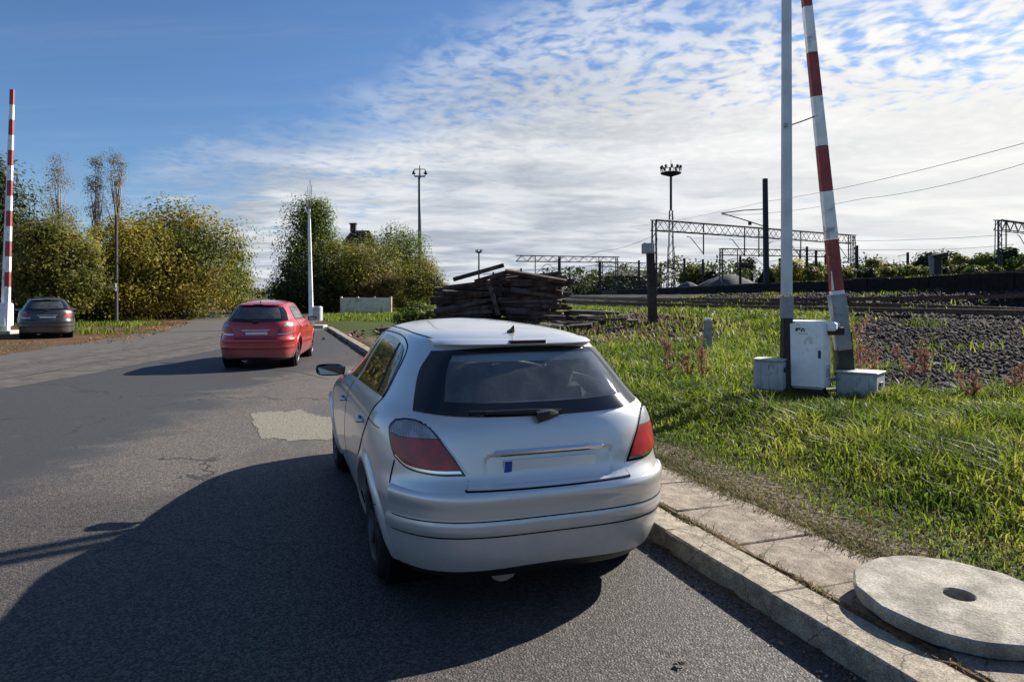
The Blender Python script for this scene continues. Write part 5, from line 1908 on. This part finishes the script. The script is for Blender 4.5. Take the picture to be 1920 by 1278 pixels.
def gantry(label, u0, v0, u1, v1, zt, drops, legs, drop_len=2.6, depth_=1.25):
    """lattice portal; its top chord runs through pixels (u0,v0) and (u1,v1) at height zt"""
    Ya, Yb = (zt - CH) * FP / (HZ - v0), (zt - CH) * FP / (HZ - v1)
    A, B = px(u0, v0, Ya), px(u1, v1, Yb)
    base = (A.x, A.y, float(T(A.x, A.y)))
    root = empty('catenary_gantry', base)
    tag(root, label, 'gantry', 'catenary gantries over the tracks')
    O_ = Vector(base)
    A, B = A - O_, B - O_
    wv = (B - A).normalized()
    sd_ = V3((-wv.y, wv.x, 0)) * .45
    r = .055 * (1 + Ya / 260)
    mb = MB()
    for s_ in (-1, 1):
        mb.tube([A + sd_ * s_, B + sd_ * s_], r, 5)
        mb.tube([A + sd_ * s_ - V3((0, 0, depth_)), B + sd_ * s_ - V3((0, 0, depth_))], r, 5)
    mb.build('chord', STEEL, root)
    n_ = max(6, int((B - A).length / 1.15))
    mb = MB()
    for k_ in range(n_):
        a, b = lerp(A, B, k_ / n_), lerp(A, B, (k_ + 1) / n_)
        for s_ in (-1, 1):
            if k_ % 2:
                mb.tube([a + sd_ * s_, b + sd_ * s_ - V3((0, 0, depth_))], r * .6, 4)
            else:
                mb.tube([a + sd_ * s_ - V3((0, 0, depth_)), b + sd_ * s_], r * .6, 4)
        mb.tube([a + sd_, b - sd_], r * .5, 4)
    mb.build('lacing', STEEL, root)
    for t_ in legs:
        p = lerp(A, B, t_)
        gz = float(T(p.x + O_.x, p.y + O_.y)) - O_.z
        lattice_leg(root, (p.x, p.y, gz - .1), (p.x, p.y, p.z), .6, r=r * .9)
    for (t_, side_) in drops:
        p = lerp(A, B, t_)
        d_ = MB()
        d_.tube([p, p - V3((0, 0, depth_ + drop_len))], r * 1.2, 6)
        dp = d_.build('drop_post', STEELB, root)
        if side_:
            mb = MB()
            e = p - V3((0, 0, depth_ + drop_len * .95))
            q = e + wv * side_ * 2.3 + V3((0, 0, drop_len * .75))
            mb.tube([e, q, q + wv * side_ * .6 + V3((0, 0, .05))], r * .7, 5)
            mb.build('registration_arm', STEELB, dp)
    return root, A + O_, B + O_


gantry('long lattice catenary gantry right of centre, its near leg beside the timber post', 1225, 412, 1600, 441, 10.5, [(.21, -1), (.40, -1), (.47, 1), (.69, -1), (.97, -1)], [0.003, .997])
gantry('low distant lattice gantry above the right half of the sleeper pile', 968, 479, 1160, 482, 10.2, [(.18, 1), (.41, -1), (.8, 1)], [.41, .98], 3.0)
gantry('small far gantry behind the long one, left of the grey barrier leg', 1350, 466, 1560, 470, 10.6, [(.15, 1), (.4, -1), (.7, 1)], [.01, .55, .99], 2.5)
gantry('partial lattice gantry cut off by the right edge of the picture', 1871, 412, 2080, 440, 11.0, [(.06, 0), (.22, -1), (.5, 1)], [.003, .99], 2.2)
gantry('faint far gantry low over the trees left of the timber post', 1118, 490, 1345, 497, 10.2, [(.2, 1), (.5, -1), (.8, 1)], [.04, .5, .96], 2.5)


def mast(name, label, u, vt, Y, w0, w1, material, vb=None, lean=0.0, cat='mast', group=None):
    p = px(u, 553, Y)
    gz = float(T(p.x, p.y))
    o = empty(name, (p.x, p.y, gz))
    tag(o, label, cat, group)
    h = CH + (HZ - vt) * Y / FP - gz
    MB().beam((0, 0, -.1), (lean, 0, h), w0, w0, w1, w1).build('shaft', material, o)
    return o, h


# black catenary mast with its cantilever
o, h = mast('catenary_mast', 'tall black catenary mast with cantilever arm pointing left', 1437, 335, 62, .42, .36, STEELB, lean=-.12)
mb = MB()
za = CH + (HZ - 392) * 62 / FP - o.location.z
zb_ = CH + (HZ - 425) * 62 / FP - o.location.z
mb.tube([(-.1, 0, za), (-2.2, 0, za - .12), (-4.1, 0, za - .38)], .05, 6)
mb.tube([(-4.1, 0, za - .38), (-2.4, 0, za - .85), (-.1, 0, zb_)], .05, 6)
mb.build('cantilever', STEELB, o)
MB().tube([(-1.5, 0, za - 1.15), (-1.5, 0, za - 1.45)], .16, 8).build('insulator', STEELB, o)
for (u, vt, Y, lb) in ((1607, 460, 92, 'thin dark catenary pole right of the red and white boom'), (1513, 462, 105, 'dark catenary pole between the two barrier legs'), (1793, 473, 120, 'faint thin pole over the trees right of the boom'), (1702, 473, 118, 'faint thin pole left of the dwarf signal'),
                       (1283, 484, 150, 'small far pole right of the floodlight mast'), (1048, 484, 135, 'far dark pole under the low distant gantry'), (977, 503, 140, 'short far pole over the right part of the sleeper pile'), (1548, 476, 130, 'far pole close left of the red and white boom'), (1840, 486, 130, 'short far pole left of the right gantry'), (1125, 492, 150, 'far pole at the right end of the low distant gantry'), (1198, 488, 140, 'far pole close left of the timber post'), (1318, 486, 160, 'far pole above the left flank of the gravel heap'), (1388, 480, 140, 'far pole behind the gravel heap'), (1410, 490, 170, 'short far pole right of the gravel heap'), (1462, 484, 135, 'far pole just left of the grey barrier leg'), (1530, 470, 110, 'dark far pole midway between the barrier legs'), (1640, 486, 120, 'short far pole among the olive trees right of the boom'), (925, 510, 200, 'tiny far pole above the pile, right of the far floodlight'), (1068, 500, 180, 'tiny far pole right of the pile')):
    o, h = mast('catenary_pole', lb, u, vt, Y, .0032 * Y, .0026 * Y, STEELB, cat='pole', group='far catenary poles')
    mb = MB()
    s_ = Y / 90
    mb.tube([(0, 0, h * .95), (-1.3 * s_, 0, h * .90), (-1.0 * s_, 0, h * .78), (0, 0, h * .72)], .03 * s_, 4)
    mb.build('bracket', STEELB, o)

# floodlight mast with crown of lamps
Y = 150.0
p = px(1258, 553, Y)
gz = float(T(p.x, p.y))
fm = empty('floodlight_mast', (p.x, p.y, gz))
tag(fm, 'tall lattice floodlight mast with a crown of lamps, behind the long gantry', 'light mast')
ht = CH + (HZ - 327) * Y / FP - gz
hm = CH + (HZ - 395) * Y / FP - gz
lattice_leg(fm, (0, 0, 0), (0, 0, hm * .55), 1.5, 'lower_lattice', .10, 1.8)
lattice_leg(fm, (0, 0, hm * .55), (0, 0, hm), .9, 'upper_lattice', .08, 1.4)
MB().tube([(0, 0, hm), (0, 0, ht)], .28, 8).build('shaft', STEEL, fm)
MB().lathe([(.3, -.5), (1.9, 0), (2.25, .15), (2.25, .35), (1.8, .3), (.3, .1)], 20, c=(0, 0, ht)).build('platform', STEELB, fm)
mb = MB()
for k_ in range(16):
    a_ = 2 * PI * k_ / 16
    mb.tube([(2.15 * math.cos(a_), 2.15 * math.sin(a_), ht + .3), (2.3 * math.cos(a_), 2.3 * math.sin(a_), ht + 1.3)], .05, 4)
mb.tube([(2.25 * math.cos(a), 2.25 * math.sin(a), ht + 1.1) for a in np.linspace(0, 2 * PI, 25)], .05, 4)
mb.build('railing', STEEL, fm)
for k_ in range(10):
    a_ = 2 * PI * (k_ + .3) / 10
    MB().box((2.1 * math.cos(a_), 2.1 * math.sin(a_), ht + 1.55), (.5, .35, .6), Matrix.Rotation(a_, 3, 'Z') @ Matrix.Rotation(.6, 3, 'Y')).build('floodlight', STEELB, fm)
MB().tube([(0, 0, ht), (0, 0, ht + 3.2)], .05, 5).build('lightning_rod', STEEL, fm)
# second, farther floodlight mast
Y = 260.0
p = px(898, 553, Y)
fm2 = empty('floodlight_mast', (p.x, p.y, 0.2))
tag(fm2, 'small far floodlight mast above the left end of the sleeper pile', 'light mast')
h2 = CH + (HZ - 474) * Y / FP
MB().tube([(0, 0, 0), (0, 0, h2)], [.45, .3], 8).build('shaft', MASTG, fm2)
MB().lathe([(.2, -.4), (1.3, 0), (1.3, .3), (.2, .2)], 14, c=(0, 0, h2)).build('platform', STEEL, fm2)
mb = MB()
for k_ in range(6):
    a_ = 2 * PI * k_ / 6
    mb.box((1.1 * math.cos(a_), 1.1 * math.sin(a_), h2 + .7), (.4, .4, .6))
mb.build('floodlight', STEEL, fm2)

# lamp mast left of centre
Y = 80.0
p = px(787, 553, Y)
lm = empty('lamp_mast', (p.x, p.y, float(T(p.x, p.y))))
tag(lm, 'tall grey mast with two hanging lamps in a ring frame, over the middle trees', 'lamp post')
gz = lm.location.z
h = CH + (HZ - 331) * Y / FP - gz
MB().tube([(0, 0, -.1), (.0, 0, h * .6), (-.04, 0, h)], [.25, .20, .16], 10).build('shaft', mat('lamp_mast_paint', (.09, .105, .115), .6), lm, smooth=True)
MB().tube([(0, 0, h), (0, 0, h + 1.3)], [.10, .05], 6).build('spike', STEELB, lm)
fr_ = MB()
fr_.tube([(-.6, 0, h + .02), (.6, 0, h + .02)], .09, 6)
fr_.tube([(-.62, 0, h + .85), (.62, 0, h + .85)], .05, 6)
for s_ in (-1, 1):
    fr_.tube([(s_ * .6, 0, h + .02), (s_ * .72, 0, h + .34), (s_ * .62, 0, h + .85)], .05, 6)
fr_.build('ring_frame', STEELB, lm)
for s_ in (-1, 1):
    MB().lathe([(.0, .43), (.08, .40), (.20, .12), (.22, 0), (.0, -.03)], 12, c=(s_ * .7, 0, h + .28)).build('lamp', STEELB, lm, smooth=True)

# utility pole by the left trees
p = gp(218, 606)
up_ = empty('utility_pole', (p.x, p.y, .05))
tag(up_, 'thin dark utility pole with a small pale sign box before the left trees', 'pole')
h = CH + (HZ - 405) * p.y / FP
MB().tube([(0, 0, -.1), (0, 0, h)], [.11, .08], 8).build('shaft', mat('weathered_pole', (.07, .065, .055), .9), up_)
zb_ = CH + (HZ - 540) * p.y / FP
MB().box((-.10, -.14, zb_), (.34, .10, .44), bev=.02).build('sign_box', mat('sign_pale', (.38, .38, .37), .7), up_)

# dwarf signal on the upper track
Y = 38.0
p = px(1752, 553, Y)
ds = empty('dwarf_signal', (p.x, p.y, 2.50))
tag(ds, 'squat signal with grey backplate and black hoods beside the upper track', 'signal')
MB().box((-.05, 0, .10), (.75, .5, .3)).build('base', STEELB, ds)
MB().beam((-.10, -.05, .2), (-.22, -.05, 1.35), .30, .14).build('backplate', mat('signal_backplate', (.20, .20, .21), .6, var=.15), ds)
MB().box((.12, -.02, .8), (.40, .35, 1.15), bev=.03).build('lamp_housing', STEELB, ds)
MB().box((.22, -.10, 1.34), (.72, .5, .20), Matrix.Rotation(-.18, 3, 'Y'), bev=.02).build('hood', STEELB, ds)

# ---------------------------------------------------------------- overhead wires
WIRE = mat('wire', (.05, .05, .055), .6)


def wire(label, pts, r, sag=.0):
    mb = MB()
    P_ = []
    for a, b in zip(pts[:-1], pts[1:]):
        for k_ in range(12):
            t_ = k_ / 12
            q = lerp(a, b, t_)
            q.z -= sag * 4 * t_ * (1 - t_)
            P_.append(q)
    P_.append(Vector(pts[-1]))
    mb.tube(P_, r, 4)
    o = mb.build('overhead_wire', WIRE)
    tag(o, label, 'wire', 'overhead wires above the tracks')


wire('overhead wire rising from the black catenary mast to the right edge', [px(1180, 425, 120), px(1436, 378, 62), px(1980, 252, 30)], .014, .3)
wire('lower overhead wire rising to the right edge below the first one', [px(1352, 403, 62), px(1620, 372, 46), px(1980, 288, 30)], .012, .3)
wire('overhead wire running level from the long gantry to the right gantry', [px(1300, 445, 86), px(1560, 452, 95), px(1890, 440, 78)], .02, .2)
wire('overhead wire just below the level one, right of the boom', [px(1462, 462, 88), px(1700, 468, 88), px(1900, 458, 78)], .02, .2)
wire('overhead wire from the low distant gantry to the timber post', [px(1000, 500, 145), px(1130, 470, 110), px(1228, 440, 78)], .022, .4)
wire('overhead wire under the low distant gantry, sagging left', [px(800, 520, 220), px(1000, 505, 145), px(1130, 495, 120)], .03, .3)

# ---------------------------------------------------------------- far buildings, wall, gravel heap
RENDERW = mat('pale_wall', (.78, .68, .50), .9, var=.15, vscale=3, bump=.3, bscale=10, dirt=(.30, .25, .18), dirt_amt=.3, dirt_scale=1.2)
a, b = px(640, 589, 58), px(733, 589, 58)
wl = empty('garden_wall', ((a.x + b.x) / 2, 58, 0.05))
tag(wl, 'low pale concrete panel wall under the reddish shrub tree', 'wall')
W_ = (b.x - a.x)
for k_ in range(3):
    MB().box((-W_ / 2 + W_ * (k_ + .5) / 3, 0, .72), (W_ / 3 - .03, .12, 1.30), bev=.02).build('wall_panel', RENDERW, wl)
for k_ in range(4):
    MB().box((-W_ / 2 + W_ * k_ / 3, -.02, .72), (.16, .20, 1.48), bev=.02).build('wall_post', RENDERW, wl)
ROOFD = mat('dark_roof_tile', (.035, .026, .025), .85, var=.3, vscale=3)
HWALL = mat('house_render', (.22, .19, .16), .9, var=.2)
WIN = mat('far_window', (.03, .035, .04), .15)


def house(label, u0, u1, v_eave, v_ridge, Y, chim, walls=HWALL, roof=ROOFD):
    A, B = px(u0, v_eave, Y), px(u1, v_eave, Y)
    rz = CH + (HZ - v_ridge) * Y / FP
    gz = float(T((A.x + B.x) / 2, Y))
    o = empty('house', ((A.x + B.x) / 2, Y, gz))
    tag(o, label, 'house')
    hw = (B.x - A.x) / 2
    ez, rz = A.z - gz, rz - gz
    dp = hw * .8
    MB().box((0, 0, ez / 2), (hw * 2, dp * 2, ez)).build('wall', walls, o)
    mb = MB()
    e_ = .35
    mb.quadset([(-hw - e_, -dp - e_, ez), (hw + e_, -dp - e_, ez), (hw + e_, dp + e_, ez), (-hw - e_, dp + e_, ez), (-hw * .55, 0, rz), (hw * .55, 0, rz)], [(0, 1, 5, 4), (1, 2, 5), (2, 3, 4, 5), (3, 0, 4), (0, 3, 2, 1)])
    r_ = mb.build('roof', roof, o)
    if chim:
        MB().box((-hw * .45, 0, rz + .3), (.7, .6, 1.0)).build('chimney', mat('chimney_brick', (.06, .04, .035), .9), r_)
        MB().box((-hw * .45, 0, rz + .86), (.9, .8, .14)).build('chimney_cap', ROOFD, r_)
    for k_ in range(3):
        wn = MB().box((-hw * .6 + k_ * hw * .6, -dp - .02, ez * .6), (.9, .08, 1.2)).build('window', WIN, o)
        MB().box((-hw * .6 + k_ * hw * .6, -dp - .06, ez * .6 - .68), (1.1, .16, .1)).build('sill', HWALL, wn)
    return o


house('dark hip-roofed house with chimney behind the middle trees', 646, 706, 466, 432, 88, True)
house('brown signal building far off left of the timber post', 1138, 1212, 518, 506, 175, False, mat('brown_brick', (.10, .065, .05), .9, var=.3), ROOFD)
# grey gravel heap
GRAV = mat('gravel_heap', (.06, .06, .063), .95, var=.3, vscale=1.5, bump=.6, bscale=4)
for (u0, u1, vt, Y, lb) in ((1296, 1440, 514, 150, 'broad grey gravel heap beyond the tracks under the far gantry'), (1262, 1320, 528, 140, 'small grey gravel heap left of the broad one')):
    A, B = px(u0, 553, Y), px(u1, 553, Y)
    R_ = (B.x - A.x) / 2
    gz = float(T((A.x + B.x) / 2, Y))
    hh_ = CH + (HZ - vt) * Y / FP - gz
    g_ = np.random.default_rng(int(u0))
    vs2, fs2 = [], []
    nr, na = 12, 40
    for i in range(nr + 1):
        t_ = i / nr
        for k_ in range(na):
            a_ = 2 * PI * k_ / na
            rr_ = R_ * t_ * (1 + .08 * math.sin(3 * a_) + .05 * math.sin(7 * a_ + 1))
            vs2.append((rr_ * math.cos(a_), rr_ * math.sin(a_) * .7, hh_ * (1 - t_ ** 1.5) + g_.uniform(-.06, .06) * R_ * .12))
    for i in range(nr):
        for k_ in range(na):
            fs2.append((i * na + k_, i * na + (k_ + 1) % na, (i + 1) * na + (k_ + 1) % na, (i + 1) * na + k_))
    mb = MB()
    mb.quadset(vs2, fs2)
    tag(mb.build('gravel_heap', GRAV, loc=((A.x + B.x) / 2, Y, gz), smooth=True), lb, 'gravel heap')
# dense far wood closing the horizon
FW = leaf_mat('far_wood_foliage', [(.018, .030, .014), (.040, .058, .022), (.075, .09, .034), (.13, .12, .045)], .3, clump=.08)
P = np.stack([RNG.uniform(-420, 420, 26000), RNG.uniform(330, 380, 26000), np.zeros(26000)], -1)
hgt = 4.5 + 3.0 * wob(P[:, 0] * .05, P[:, 1] * .02) + 2.0 * wob(P[:, 0] * .19, P[:, 1] * .05, 1, 2)
P[:, 2] = RNG.uniform(0, 1, len(P)) ** .7 * hgt
v_, f_ = leaves(P, RNG.uniform(.5, 1.3, len(P)), np.random.default_rng(77))
P = np.stack([RNG.uniform(8, 190, 16000), RNG.uniform(165, 190, 16000), np.zeros(16000)], -1)
hgt = 6.5 + 2.6 * wob(P[:, 0] * .12, P[:, 1] * .02) + 1.8 * wob(P[:, 0] * .4, P[:, 1] * .05, 1, 2)
P[:, 2] = T(P[:, 0], P[:, 1]) + RNG.uniform(0, 1, len(P)) ** .7 * hgt
vw, fw = leaves(P, RNG.uniform(.25, .6, len(P)), np.random.default_rng(78))
v_, f_ = np.concatenate([v_, vw]), np.concatenate([f_, fw + len(v_)])
tag(link('far_wood', np_mesh('far_wood', v_, f_, FW)), 'dark far-off wood along the horizon', 'wood', kind='stuff')
